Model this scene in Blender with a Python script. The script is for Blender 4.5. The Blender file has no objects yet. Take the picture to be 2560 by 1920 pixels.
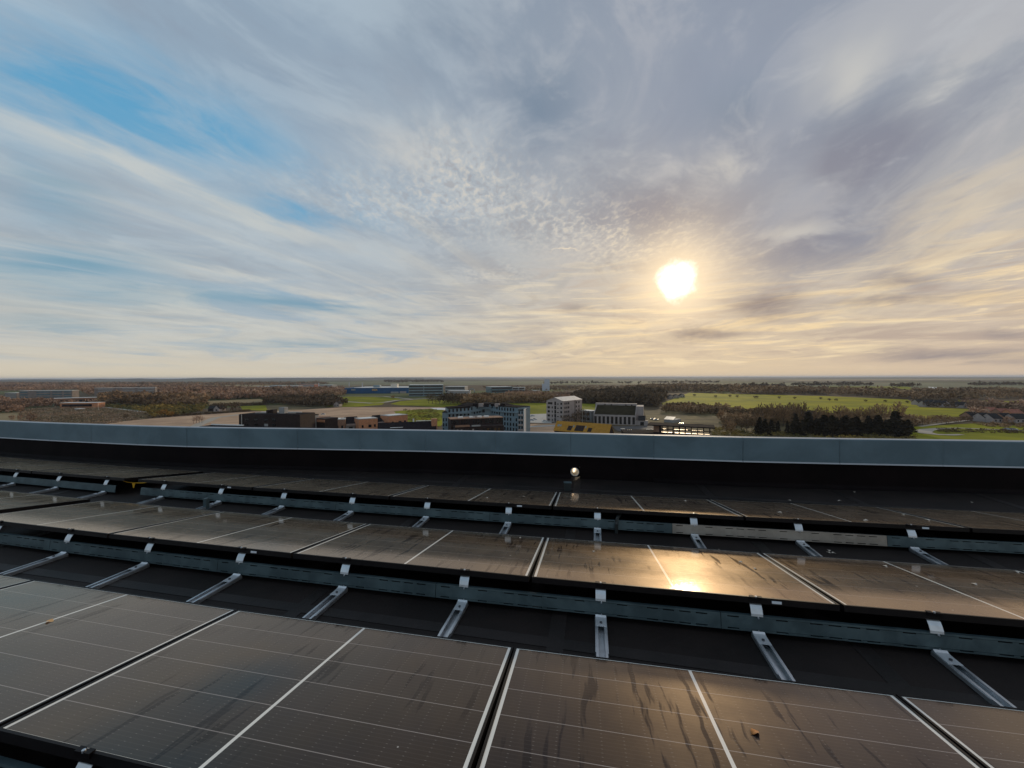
import bpy, math, random
import numpy as np
from mathutils import Vector, Matrix
random.seed(7); rng = np.random.default_rng(11)
S = bpy.context.scene
C = S.collection
R = math.radians

# ---------------------------------------------------------------- camera
CAM_Z = 1.46
GZ = -34.5                      # ground level below the roof deck
FPX, CX, CY = 961.0, 1280.0, 960.0   # focal length and centre in photograph pixels (2560 wide)
cam_d = bpy.data.cameras.new('camera'); cam = bpy.data.objects.new('camera', cam_d); C.objects.link(cam)
cam_d.sensor_width = 36; cam_d.lens = 36 * FPX / 2560; cam_d.clip_start = .05; cam_d.clip_end = 90000
ROT = Matrix.Rotation(math.atan(200 / FPX), 4, 'Z') @ Matrix.Rotation(math.pi / 2 - math.atan(16 / FPX), 4, 'X') @ Matrix.Rotation(R(-.166), 4, 'Z')
cam.matrix_world = Matrix.Translation((0, 0, CAM_Z)) @ ROT
S.camera = cam
R3 = ROT.to_3x3(); R3I = R3.transposed(); CAMP = Vector((0, 0, CAM_Z))

def ray(px, py): return (R3 @ Vector(((px - CX) / FPX, -(py - CY) / FPX, -1))).normalized()
def at_z(px, py, z):            # where the sight line of a photograph pixel meets the level z
    d = ray(px, py); t = (z - CAM_Z) / d.z; return CAMP + d * t
def G(px, py): return at_z(px, py, GZ)
def z_at(xy, py):               # height of the point over xy that shows in photograph row py
    k = -(py - CY) / FPX
    a = R3I @ Vector((xy[0], xy[1], 0)); b = R3I @ Vector((0, 0, 1))
    return CAM_Z + (-k * a.z - a.y) / (b.y + k * b.z)

# ---------------------------------------------------------------- view and light
S.view_settings.view_transform = 'Standard'; S.view_settings.look = 'None'
S.view_settings.exposure = 0; S.view_settings.gamma = 1; S.view_settings.use_curve_mapping = False
S.render.engine = 'CYCLES'
S.cycles.max_bounces = 6; S.cycles.diffuse_bounces = 3; S.cycles.glossy_bounces = 4; S.cycles.volume_bounces = 0
S.cycles.use_denoising = True; S.cycles.sample_clamp_indirect = 6
SUN = ray(1692, 702)
SUN_EL = math.asin(SUN.z); SUN_AZ = math.atan2(SUN.x, SUN.y)
sl = bpy.data.lights.new('sun', 'SUN'); sun = bpy.data.objects.new('sun', sl); C.objects.link(sun)
sl.energy = 1.4; sl.angle = R(4.5); sl.color = (1, .80, .54)
sun.rotation_euler = SUN.to_track_quat('Z', 'Y').to_euler()

class NB:                       # small helper for node trees
    def __init__(s, tree): s.t = tree; s.n = tree.nodes; s.l = tree.links
    def put(s, sock, v):
        if v is None: return
        if isinstance(v, bpy.types.NodeSocket): s.l.new(v, sock)
        else: sock.default_value = v
    def m(s, op, a, b=None, c=None, clamp=False):
        n = s.n.new('ShaderNodeMath'); n.operation = op; n.use_clamp = clamp
        s.put(n.inputs[0], a); s.put(n.inputs[1], b); s.put(n.inputs[2], c); return n.outputs[0]
    def v(s, op, a, b=None, scale=None):
        n = s.n.new('ShaderNodeVectorMath'); n.operation = op
        s.put(n.inputs[0], a); s.put(n.inputs[1], b)
        if scale is not None: s.put(n.inputs['Scale'], scale)
        return n.outputs['Value'] if op in ('DOT_PRODUCT', 'LENGTH') else n.outputs[0]
    def xyz(s, x, y, z=0.0):
        n = s.n.new('ShaderNodeCombineXYZ'); s.put(n.inputs[0], x); s.put(n.inputs[1], y); s.put(n.inputs[2], z); return n.outputs[0]
    def sep(s, a):
        n = s.n.new('ShaderNodeSeparateXYZ'); s.put(n.inputs[0], a); return n.outputs
    def mix(s, f, a, b, mode='MIX'):
        n = s.n.new('ShaderNodeMix'); n.data_type = 'RGBA'; n.blend_type = mode; n.clamp_factor = True
        s.put(n.inputs[0], f)
        for k, q in ((6, a), (7, b)):
            s.put(n.inputs[k], q if isinstance(q, bpy.types.NodeSocket) else (*q, 1))
        return n.outputs[2]
    def noise(s, vec, scale, detail=4, rough=.5, dist=0.0, col=False):
        n = s.n.new('ShaderNodeTexNoise'); s.put(n.inputs['Vector'], vec); n.inputs['Scale'].default_value = scale
        n.inputs['Detail'].default_value = detail; n.inputs['Roughness'].default_value = rough; n.inputs['Distortion'].default_value = dist
        return n.outputs['Color' if col else 'Fac']
    def sm(s, x, a, b, lo=0.0, hi=1.0):   # smooth step from a to b
        n = s.n.new('ShaderNodeMapRange'); n.interpolation_type = 'SMOOTHSTEP'; s.put(n.inputs[0], x)
        n.inputs[1].default_value = a; n.inputs[2].default_value = b; n.inputs[3].default_value = lo; n.inputs[4].default_value = hi
        return n.outputs[0]

def build_sky():
    w = bpy.data.worlds.new('World'); S.world = w; w.use_nodes = True
    t = w.node_tree; t.nodes.clear(); b = NB(t)
    out = t.nodes.new('ShaderNodeOutputWorld'); bg = t.nodes.new('ShaderNodeBackground')
    bg.inputs[1].default_value = .1; t.links.new(bg.outputs[0], out.inputs[0])
    nish = t.nodes.new('ShaderNodeTexSky'); nish.sky_type = 'NISHITA'; nish.sun_disc = False
    nish.sun_elevation = SUN_EL; nish.sun_rotation = SUN_AZ; nish.altitude = 40; nish.air_density = 1; nish.dust_density = .6
    D = b.v('NORMALIZE', t.nodes.new('ShaderNodeTexCoord').outputs['Generated'])
    x, y, z = b.sep(D)
    el = b.m('MULTIPLY', b.m('ARCSINE', z), 57.2958)
    az = b.m('MULTIPLY', b.m('ARCTAN2', x, y), 57.2958)
    k = b.m('ADD', b.m('MAXIMUM', z, 0.0), .09)
    gx = b.m('DIVIDE', x, k); gy = b.m('DIVIDE', y, k)
    ca, sa = math.cos(R(12)), math.sin(R(12))
    ss = b.m('ADD', b.m('MULTIPLY', gx, sa), b.m('MULTIPLY', gy, ca))       # along the cloud streets
    tt = b.m('SUBTRACT', b.m('MULTIPLY', gx, ca), b.m('MULTIPLY', gy, sa))  # across them
    sund = b.v('DOT_PRODUCT', D, tuple(SUN))
    sang = b.m('MULTIPLY', b.m('ARCCOSINE', b.m('MINIMUM', sund, 1.0)), 57.2958)
    prox = b.m('EXPONENT', b.m('DIVIDE', sang, -26.0))
    warp = b.v('SUBTRACT', b.noise(b.xyz(b.m('MULTIPLY', tt, 1.0), b.m('MULTIPLY', ss, .35), 3.1), 1.7, 5, .6, col=True), (.5, .5, .5))
    Dw = b.v('ADD', D, b.v('SCALE', warp, scale=.22))
    Ds = b.v('ADD', D, b.v('SCALE', warp, scale=.05))
    def blob(p, q, wdeg, ends=1.15, Dw=Dw):
        A, B = ray(*p), ray(*q); c = (A + B).normalized(); a = (B - A).normalized(); n = c.cross(a)
        su = math.asin(min(1, (B - A).length / 2)) * ends; sw = R(wdeg)
        u = b.m('DIVIDE', b.v('DOT_PRODUCT', Dw, tuple(a)), su); wv = b.m('DIVIDE', b.v('DOT_PRODUCT', Dw, tuple(n)), sw)
        f = b.m('EXPONENT', b.m('MULTIPLY', b.m('ADD', b.m('MULTIPLY', u, u), b.m('MULTIPLY', wv, wv)), -1.0))
        return b.m('MULTIPLY', f, b.sm(b.v('DOT_PRODUCT', D, tuple(c)), .0, .2))
    def add(*f):
        r = f[0]
        for g in f[1:]: r = b.m('ADD', r, g)
        return b.m('MINIMUM', r, 1.0)
    # high veil: bluish on the east side, greyer to the west
    side = b.sm(az, -60, 25)
    veil = b.mix(side, (.31, .41, .52), (.285, .335, .42))
    soft = b.noise(b.xyz(b.m('MULTIPLY', tt, 1.1), b.m('MULTIPLY', ss, .5), 8.0), 1.3, 6, .55, .4)
    veil = b.mix(b.sm(soft, .36, .66), b.v('SCALE', veil, scale=.93), b.mix(side, (.40, .50, .59), (.37, .41, .46)))
    col = b.mix(.93, b.v('SCALE', nish.outputs[0], scale=.1), veil)
    mot = b.noise(b.xyz(b.m('MULTIPLY', tt, 1.5), b.m('MULTIPLY', ss, 1.0), 21.0), 1.9, 8, .6, .6)
    col = b.mix(b.m('MULTIPLY', b.sm(mot, .48, .62), b.sm(az, -40, 10, .35, .85)), col, b.mix(b.sm(az, -40, 10), (.46, .56, .64), (.45, .47, .51)))
    col = b.mix(b.m('MULTIPLY', b.sm(mot, .48, .36), b.sm(az, -30, 10, .25, .9)), col, (.24, .285, .37))
    # towards the horizon everything turns to warm cream
    low = b.m('EXPONENT', b.m('DIVIDE', b.m('MAXIMUM', el, 0.0), -7.5))
    front = b.sm(y, -.5, .4)
    cream = b.mix(b.sm(az, -45, 12), (.68, .60, .46), (.84, .59, .345))
    cream = b.mix(b.sm(az, 22, 45), cream, (.78, .54, .36))
    cream = b.mix(front, (.50, .48, .46), cream)
    col = b.mix(b.m('MULTIPLY', low, 1.05), col, cream)
    midwarm = b.m('MULTIPLY', b.m('EXPONENT', b.m('DIVIDE', b.m('MAXIMUM', b.m('SUBTRACT', el, 2.0), 0.0), -15.0)), b.sm(az, -40, 5))
    col = b.mix(b.m('MULTIPLY', midwarm, .62), col, b.mix(b.sm(az, 0, 40), (.66, .56, .40), (.64, .53, .40)))
    # clear blue holes
    hole = add(blob((-60, 205), (460, 310), 4.6), blob((250, 225), (720, 395), 3.3), b.m('MULTIPLY', blob((600, 520), (900, 560), 1.5), .9),
               b.m('MULTIPLY', blob((590, 745), (900, 775), .9), .55), b.m('MULTIPLY', blob((0, 640), (330, 700), 1.6), .4), b.m('MULTIPLY', blob((0, 440), (120, 470), 2.0), .22))
    wisps = b.noise(b.xyz(b.m('MULTIPLY', tt, 2.4), b.m('MULTIPLY', ss, 1.0), 1.0), 2.6, 7, .62, .7)
    hole = b.m('MULTIPLY', hole, b.sm(wisps, .72, .40, .45, 1.0))
    back = b.m('MULTIPLY', b.sm(y, .05, -.35), b.sm(b.noise(D, 2.2, 4, .55), .44, .7))
    col = b.mix(b.m('MAXIMUM', hole, b.m('MULTIPLY', back, .85)), col, b.mix(b.sm(el, 8, 30), (.24, .41, .56), (.105, .345, .565)))
    # long bright cirrus streets converging on the sunset
    st = b.noise(b.xyz(b.m('MULTIPLY', tt, 1.5), b.m('MULTIPLY', ss, .16), 5.3), 1.9, 8, .58, .55)
    st2 = b.noise(b.xyz(b.m('MULTIPLY', az, .05), b.m('MULTIPLY', el, .42), 2.0), 1.0, 7, .62, 1.2)
    lowband = b.m('MULTIPLY', b.sm(el, 40, 12), b.sm(el, .8, 5))
    cir = b.m('MULTIPLY', b.m('MULTIPLY', b.sm(st, .45, .68), lowband), b.m('MULTIPLY', b.sm(sang, 14, 40), b.sm(az, 5, -30, .25, 1)))
    bands = add(blob((-40, 312), (560, 520), 1.5), b.m('MULTIPLY', blob((300, 470), (900, 640), 1.6), .8), b.m('MULTIPLY', blob((300, 620), (900, 740), 1.1), .8),
                b.m('MULTIPLY', blob((120, 757), (560, 783), .45), .9), b.m('MULTIPLY', blob((0, 830), (600, 845), .7), .6), b.m('MULTIPLY', blob((500, 690), (1000, 760), 1.3), .7))
    bands = b.m('MULTIPLY', bands, b.sm(wisps, .25, .6, .35, 1.0))
    ccol = b.mix(b.sm(prox, .1, .55), (.62, .62, .57), (.95, .78, .50))
    col = b.mix(b.m('MULTIPLY', add(b.m('MULTIPLY', cir, .42), b.m('MULTIPLY', bands, .62)), 1.0), col, ccol)
    # low warm ribs, bright on top of dark
    ribs = b.m('MULTIPLY', b.sm(st2, .47, .66), b.m('MULTIPLY', b.sm(el, 17, 7), b.sm(el, .3, 2.5)))
    col = b.mix(b.m('MULTIPLY', ribs, b.sm(az, -55, 10, .32, .85)), col, b.mix(b.sm(az, -30, 10), (.62, .60, .53), (.98, .74, .42)))
    dk = b.m('MULTIPLY', b.sm(st2, .49, .33), b.m('MULTIPLY', b.sm(el, 16, 8), b.sm(el, .6, 3)))
    col = b.mix(b.m('MULTIPLY', dk, b.sm(az, -60, 0, .58, .78)), col, b.mix(b.sm(az, -35, 5), (.31, .42, .52), (.47, .37, .31)))
    st3 = b.noise(b.xyz(b.m('ADD', b.m('MULTIPLY', az, .11), b.m('MULTIPLY', el, .1)), b.m('ADD', b.m('MULTIPLY', el, .95), b.m('MULTIPLY', az, -.03)), 7.0), 1.0, 6, .6, 1.0)
    fine = b.m('MULTIPLY', b.m('MULTIPLY', b.sm(el, 20, 10), b.sm(el, .4, 2.5)), b.sm(az, -45, 5, .2, .6))
    col = b.mix(b.m('MULTIPLY', b.sm(st3, .52, .68), fine), col, b.mix(b.sm(az, -30, 10), (.64, .62, .56), (1.0, .80, .50)))
    col = b.mix(b.m('MULTIPLY', b.sm(st3, .47, .34), fine), col, b.mix(b.sm(az, -35, 5), (.40, .46, .52), (.52, .42, .34)))
    bb = add(blob((-60, 655), (360, 668), 1.7, 1.15, Ds), b.m('MULTIPLY', blob((540, 745), (930, 778), .8, 1.1, Ds), .95), b.m('MULTIPLY', blob((0, 725), (520, 745), 1.5, 1.1, Ds), .8), b.m('MULTIPLY', blob((0, 430), (260, 520), 2.4, 1.1, Ds), .6), b.m('MULTIPLY', blob((-20, 800), (260, 815), .8, 1.1, Ds), .6), b.m('MULTIPLY', blob((620, 862), (1000, 858), .5, 1.1, Ds), .6), b.m('MULTIPLY', blob((1090, 868), (1330, 862), .7, 1.1, Ds), .5))
    col = b.mix(b.m('MULTIPLY', bb, b.sm(st2, .62, .40, .45, .95)), col, b.mix(b.sm(az, -50, -20), (.20, .355, .46), (.22, .32, .42)))
    rightfan = b.m('MULTIPLY', add(blob((1960, 700), (2620, 430), 3.2), blob((1900, 760), (2600, 640), 3.4)), b.sm(b.noise(b.xyz(b.m('ADD', b.m('MULTIPLY', az, .05), b.m('MULTIPLY', el, .05)), b.m('SUBTRACT', b.m('MULTIPLY', el, .30), b.m('MULTIPLY', az, .12)), 9.0), 1.0, 8, .62, .9), .38, .64))
    col = b.mix(b.m('MULTIPLY', rightfan, .7), col, (.78, .65, .46))
    # thicker grey cloud overhead to the west
    grey = add(blob((1500, 330), (2350, 330), 7.5), b.m('MULTIPLY', blob((1850, 560), (2250, 520), 4.2), .95), b.m('MULTIPLY', blob((1300, 80), (2300, 60), 7), .5))
    col = b.mix(b.m('MULTIPLY', grey, b.sm(soft, .7, .4, .25, .75)), col, (.275, .32, .41))
    heavy = add(blob((1290, 200), (1420, 320), 3.6), b.m('MULTIPLY', blob((1740, 300), (2010, 270), 3.6), .8), blob((2050, 330), (2260, 380), 3.6), b.m('MULTIPLY', blob((1490, 520), (1740, 480), 3.0), .8), blob((1860, 640), (2230, 560), 3.4, 1.15, Ds), b.m('MULTIPLY', blob((1600, 560), (1900, 520), 3.0, 1.1, Ds), .7), b.m('MULTIPLY', blob((2100, 220), (2400, 330), 3.5), .6), b.m('MULTIPLY', blob((950, 60), (1300, 90), 4.5), .6))
    col = b.mix(b.m('MULTIPLY', heavy, b.sm(mot, .62, .42, .4, .95)), col, b.mix(b.sm(el, 22, 34), (.235, .245, .305), (.20, .262, .345)))
    lights = add(blob((2030, 170), (2260, 110), 2.6), b.m('MULTIPLY', blob((2330, 230), (2520, 190), 2.4), .8), b.m('MULTIPLY', blob((1480, 400), (1680, 390), 2.0), .8), b.m('MULTIPLY', blob((1740, 440), (1880, 400), 2.0), .7), b.m('MULTIPLY', blob((1900, 600), (2090, 560), .8, 1.1, Ds), .8), b.m('MULTIPLY', blob((820, 360), (1130, 360), 3.0), .8))
    col = b.mix(b.m('MULTIPLY', lights, b.sm(mot, .42, .58, .15, .9)), col, b.mix(prox, (.50, .53, .55), (.62, .57, .50)))
    puffs = b.m('MULTIPLY', b.sm(b.noise(b.xyz(b.m('MULTIPLY', tt, 1.6), b.m('MULTIPLY', ss, 1.2), 6.0), 3.2, 6, .6, .5), .54, .74), b.sm(el, 14, 24))
    col = b.mix(b.m('MULTIPLY', puffs, b.sm(az, -30, 5, .12, .42)), col, b.mix(prox, (.46, .51, .57), (.60, .56, .52)))
    # mackerel ripples above the sun
    patch = add(b.m('MULTIPLY', blob((760, 470), (1120, 560), 3.2), .45), b.m('MULTIPLY', blob((1150, 690), (1330, 720), 1.6), .5), blob((1120, 480), (1700, 610), 4.2), b.m('MULTIPLY', blob((1020, 420), (1250, 420), 4.0), .7))
    rp = b.noise(b.xyz(b.m('MULTIPLY', b.m('ADD', tt, b.m('MULTIPLY', ss, .3)), 13.0), b.m('MULTIPLY', ss, 9.0), 1.0), 2.0, 3, .6, .3)
    rp2 = b.m('MULTIPLY', b.m('MULTIPLY', b.sm(rp, .45, .68), patch), b.sm(mot, .3, .55, .3, 1))
    col = b.mix(b.m('MULTIPLY', rp2, .66), col, b.mix(b.sm(sang, 18, 4), (.70, .64, .55), (1.0, .84, .58)))
    rpd = b.m('MULTIPLY', b.sm(rp, .48, .36), patch)
    col = b.mix(b.m('MULTIPLY', rpd, .5), col, (.36, .34, .35))
    # small dark clouds round the sun
    edge = b.sm(b.noise(b.xyz(b.m('MULTIPLY', az, .14), b.m('MULTIPLY', el, .62), 4.0), 1.0, 6, .62, .8), .32, .66, 1.0, .62)
    dark = add(blob((1830, 762), (2010, 758), 1.7, 1.0, Ds), b.m('MULTIPLY', blob((1670, 845), (1860, 832), .8, 1.0, Ds), .9), b.m('MULTIPLY', blob((2170, 708), (2340, 706), .8, 1.0, Ds), .9),
               b.m('MULTIPLY', blob((1400, 771), (1470, 769), .45, 1.0, Ds), .7), b.m('MULTIPLY', blob((2050, 765), (2430, 735), .45, 1.0, Ds), .7), b.m('MULTIPLY', blob((2200, 885), (2600, 893), .7, 1.0, Ds), .8), b.m('MULTIPLY', blob((2440, 830), (2600, 826), .5, 1.0, Ds), .6))
    # contrail
    col = b.mix(b.m('MULTIPLY', blob((1385, 628), (1470, 629), .1, .9), .7), col, (.95, .8, .58))
    # aureole and the veiled sun itself
    glow = b.m('EXPONENT', b.m('DIVIDE', sang, -6.0))
    col = b.mix(b.m('MULTIPLY', glow, .68), col, (1.16, .85, .50))
    glow2 = b.m('EXPONENT', b.m('MULTIPLY', b.m('POWER', b.m('DIVIDE', sang, 4.4), 2.0), -1.0))
    col = b.mix(b.m('MULTIPLY', glow2, .75), col, (1.3, 1.02, .66))
    col = b.mix(b.m('MULTIPLY', dark, edge), col, b.mix(b.sm(az, 14, 40), (.27, .21, .20), (.27, .24, .255)))
    ragged = b.m('ADD', sang, b.m('MULTIPLY', b.m('SUBTRACT', b.noise(D, 24, 5, .66), .5), 3.0))
    disc = b.sm(ragged, 3.15, 1.0)
    col = b.mix(disc, col, (2.2, 2.0, 1.65))
    # ground colour below the horizon
    col = b.mix(b.sm(el, -.3, -2.0), col, (.10, .09, .08))
    t.links.new(b.v('SCALE', col, scale=10.0), bg.inputs[0])
    w.cycles.sampling_method = 'MANUAL'; w.cycles.sample_map_resolution = 512
build_sky()

# ---------------------------------------------------------------- materials
def mat(name, col, rough=.7, metal=0.0, spec=.5, var=0.0, vscale=1.0, coord='Object', col2=None, bump=0.0, bscale=40.0, island=0.0):
    m = bpy.data.materials.new(name); m.use_nodes = True; b = NB(m.node_tree); p = m.node_tree.nodes['Principled BSDF']
    p.inputs['Roughness'].default_value = rough; p.inputs['Metallic'].default_value = metal; p.inputs['Specular IOR Level'].default_value = spec
    tc = m.node_tree.nodes.new('ShaderNodeTexCoord').outputs[coord] if coord != 'World' else m.node_tree.nodes.new('ShaderNodeNewGeometry').outputs['Position']
    c = tuple(col)
    if var or col2:
        n = b.noise(tc, vscale, 5, .6, .3)
        c2 = col2 or tuple(max(0, q * (1 - var)) for q in col)
        c = b.mix(b.sm(n, .35, .65), tuple(min(1, q * (1 + var)) for q in col), c2)
    if island:
        g = m.node_tree.nodes.new('ShaderNodeNewGeometry').outputs['Random Per Island']
        hsv = m.node_tree.nodes.new('ShaderNodeHueSaturation'); b.put(hsv.inputs['Value'], b.sm(g, 0, 1, 1 - island, 1 + island))
        b.put(hsv.inputs['Color'], c if isinstance(c, bpy.types.NodeSocket) else (*c, 1)); c = hsv.outputs[0]
    b.put(p.inputs['Base Color'], c if isinstance(c, bpy.types.NodeSocket) else (*c, 1))
    if bump:
        bp = m.node_tree.nodes.new('ShaderNodeBump'); bp.inputs['Strength'].default_value = bump; bp.inputs['Distance'].default_value = .01
        b.put(bp.inputs['Height'], b.noise(tc, bscale, 4, .6)); m.node_tree.links.new(bp.outputs[0], p.inputs['Normal'])
    return m

def glass_mat():                # dusty solar glass over black cells; UV in metres on the panel
    m = bpy.data.materials.new('solar_glass'); m.use_nodes = True; t = m.node_tree; b = NB(t); p = t.nodes['Principled BSDF']
    uv = t.nodes.new('ShaderNodeUVMap').outputs[0]; u, v, _ = b.sep(uv)
    rnd = t.nodes.new('ShaderNodeObjectInfo').outputs['Random']
    uvr = b.v('ADD', uv, b.xyz(b.m('MULTIPLY', rnd, 37.0), b.m('MULTIPLY', rnd, 11.0), rnd))
    def near(val, c, w): return b.m('COMPARE', val, c, w)
    cell = b.m('ABSOLUTE', b.m('SUBTRACT', b.m('FRACT', b.m('DIVIDE', v, .1605)), .5))     # string gaps
    strings = b.m('MULTIPLY', b.m('GREATER_THAN', cell, .5 - .0105), b.m('MULTIPLY', b.m('GREATER_THAN', v, .03), b.m('LESS_THAN', v, .94)))
    mid = near(u, .838, .0072)
    ends = b.m('MAXIMUM', b.m('LESS_THAN', u, .015), b.m('GREATER_THAN', u, 1.661))
    edge = b.m('MAXIMUM', b.m('LESS_THAN', v, .0035), b.m('GREATER_THAN', v, .9605))
    white = b.m('MAXIMUM', b.m('MAXIMUM', mid, ends), edge)
    bus = b.m('GREATER_THAN', b.m('ABSOLUTE', b.m('SUBTRACT', b.m('FRACT', b.m('DIVIDE', v, .01783)), .5)), .44)
    busd = b.m('MULTIPLY', bus, b.m('GREATER_THAN', b.m('ABSOLUTE', b.m('SUBTRACT', b.m('FRACT', b.m('DIVIDE', u, .0805)), .5)), .46))
    big = b.noise(uvr, 2.2, 4, .6, .5)
    # dust film with clear run-off tracks
    trk = b.noise(b.xyz(b.m('MULTIPLY', b.m('ADD', u, b.m('ADD', b.m('MULTIPLY', rnd, 51.0), b.m('MULTIPLY', b.noise(uvr, 7, 3, .5), .03))), 1.0), b.m('MULTIPLY', v, .09), rnd), 26, 3, .5)
    tracks = b.m('MULTIPLY', b.sm(trk, .565, .635), b.sm(b.noise(b.v('ADD', uvr, (3.3, 1.1, 0)), 1.3, 3, .5), .42, .56))
    dust = b.m('MULTIPLY', b.sm(b.noise(uvr, 5, 6, .65), .2, .8, .5, 1.0), b.m('SUBTRACT', 1.0, b.m('MULTIPLY', tracks, .75)))
    vor = t.nodes.new('ShaderNodeTexVoronoi'); b.put(vor.inputs['Vector'], uvr); vor.inputs['Scale'].default_value = 9.0
    vc = b.sep(vor.outputs['Color'])
    spot = b.m('MULTIPLY', b.m('LESS_THAN', vor.outputs['Distance'], b.m('MULTIPLY', vc[1], .075)), b.m('GREATER_THAN', vc[0], .72))
    cells = b.mix(b.sm(big, .35, .65), (.008, .007, .011), (.011, .008, .0075))
    col = b.mix(b.m('MULTIPLY', dust, .018), cells, (.42, .27, .20))
    col = b.mix(b.m('MULTIPLY', bus, .06), col, (.34, .31, .29))
    col = b.mix(b.m('MULTIPLY', busd, .22), col, (.55, .5, .45))
    col = b.mix(b.m('MULTIPLY', strings, .42), col, (.62, .55, .52))
    col = b.mix(white, col, (.82, .80, .74))
    col = b.mix(b.m('MULTIPLY', spot, .6), col, (.62, .60, .56))
    b.put(p.inputs['Base Color'], col); p.inputs['Roughness'].default_value = .8; p.inputs['Specular IOR Level'].default_value = 0
    bp = t.nodes.new('ShaderNodeBump'); bp.inputs['Strength'].default_value = .025; bp.inputs['Distance'].default_value = .004
    b.put(bp.inputs['Height'], b.noise(uvr, 130, 3, .7))
    def gl(r, c):
        g = t.nodes.new('ShaderNodeBsdfGlossy'); b.put(g.inputs['Roughness'], r); g.inputs['Color'].default_value = (*c, 1); t.links.new(bp.outputs[0], g.inputs['Normal']); return g.outputs[0]
    def mixsh(f, a_, b_):
        g = t.nodes.new('ShaderNodeMixShader'); b.put(g.inputs[0], f); t.links.new(a_, g.inputs[1]); t.links.new(b_, g.inputs[2]); return g.outputs[0]
    lw = t.nodes.new('ShaderNodeLayerWeight'); lw.inputs[0].default_value = .5
    fr = b.m('ADD', .01, b.m('MULTIPLY', .96, b.m('POWER', lw.outputs['Facing'], 3.1)))
    film = b.m('ADD', .05, b.m('MULTIPLY', dust, .26))
    spec = mixsh(film, gl(.05, (1, .84, .73)), gl(.40, (1, .80, .58)))
    t.links.new(mixsh(b.m('MULTIPLY', fr, b.m('SUBTRACT', 1.0, b.m('MULTIPLY', tracks, .28))), p.outputs[0], spec), t.nodes['Material Output'].inputs['Surface'])
    return m

M = dict(
    glass=glass_mat(),
    frame=mat('black_anodised', (.005, .0035, .004), .5, .0, .2, .3, 3),
    membrane=mat('roof_membrane', (.012, .0078, .0065), .7, 0, .25, .35, 1.6, 'World', (.0075, .0048, .004), .25, 60),
    lap=mat('membrane_lap', (.015, .011, .010), .55, 0, .3, .35, 2.2, 'World', (.009, .007, .006), .3, 50),
    upstand=mat('upstand_membrane', (.006, .0032, .0034), .75, 0, .12, .3, 2, 'World', None, .2, 40),
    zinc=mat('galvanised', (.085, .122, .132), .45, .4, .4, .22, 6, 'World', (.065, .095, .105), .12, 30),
    zinc2=mat('galvanised_warm', (.36, .33, .29), .42, .6, .5, .15, 6, 'World'),  # warm reflection on one plate put into the colour; also outer cladding
    alu=mat('mill_aluminium', (.56, .58, .60), .36, .85, .5, .12, 9, 'World'),
    aluw=mat('pale_aluminium', (.66, .68, .70), .4, .55, .5, .1, 9, 'World'),
    coping=mat('coated_coping', (.12, .18, .212), .42, .12, .5, .16, 1.3, 'World', (.098, .152, .182), .06, 25),
    rim=mat('coping_rim_sunlit', (.42, .43, .45), .6, .2, .3),  # light on the top and drip edge put into a paler colour
    pipe=mat('steel_pipe', (.95, .92, .86), .62, 1.0, .5),
    rubber=mat('black_rubber', (.01, .009, .009), .8),
    bolt=mat('bolt_steel', (.12, .12, .13), .4, .8),
    sticker=mat('sticker', (.62, .66, .70), .5),
    leaf_o=mat('orange_leaf', (.42, .17, .05), .7, 0, .3, .3, 30), leaf_t=mat('tan_leaf', (.55, .34, .16), .7, 0, .3, .25, 30),
    leaf_p=mat('pale_leaf', (.50, .43, .36), .7, 0, .3, .25, 30),
    yellow=mat('yellow_plastic', (.75, .42, .02), .5), cable=mat('dark_cable', (.03, .035, .035), .5),
)

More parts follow.
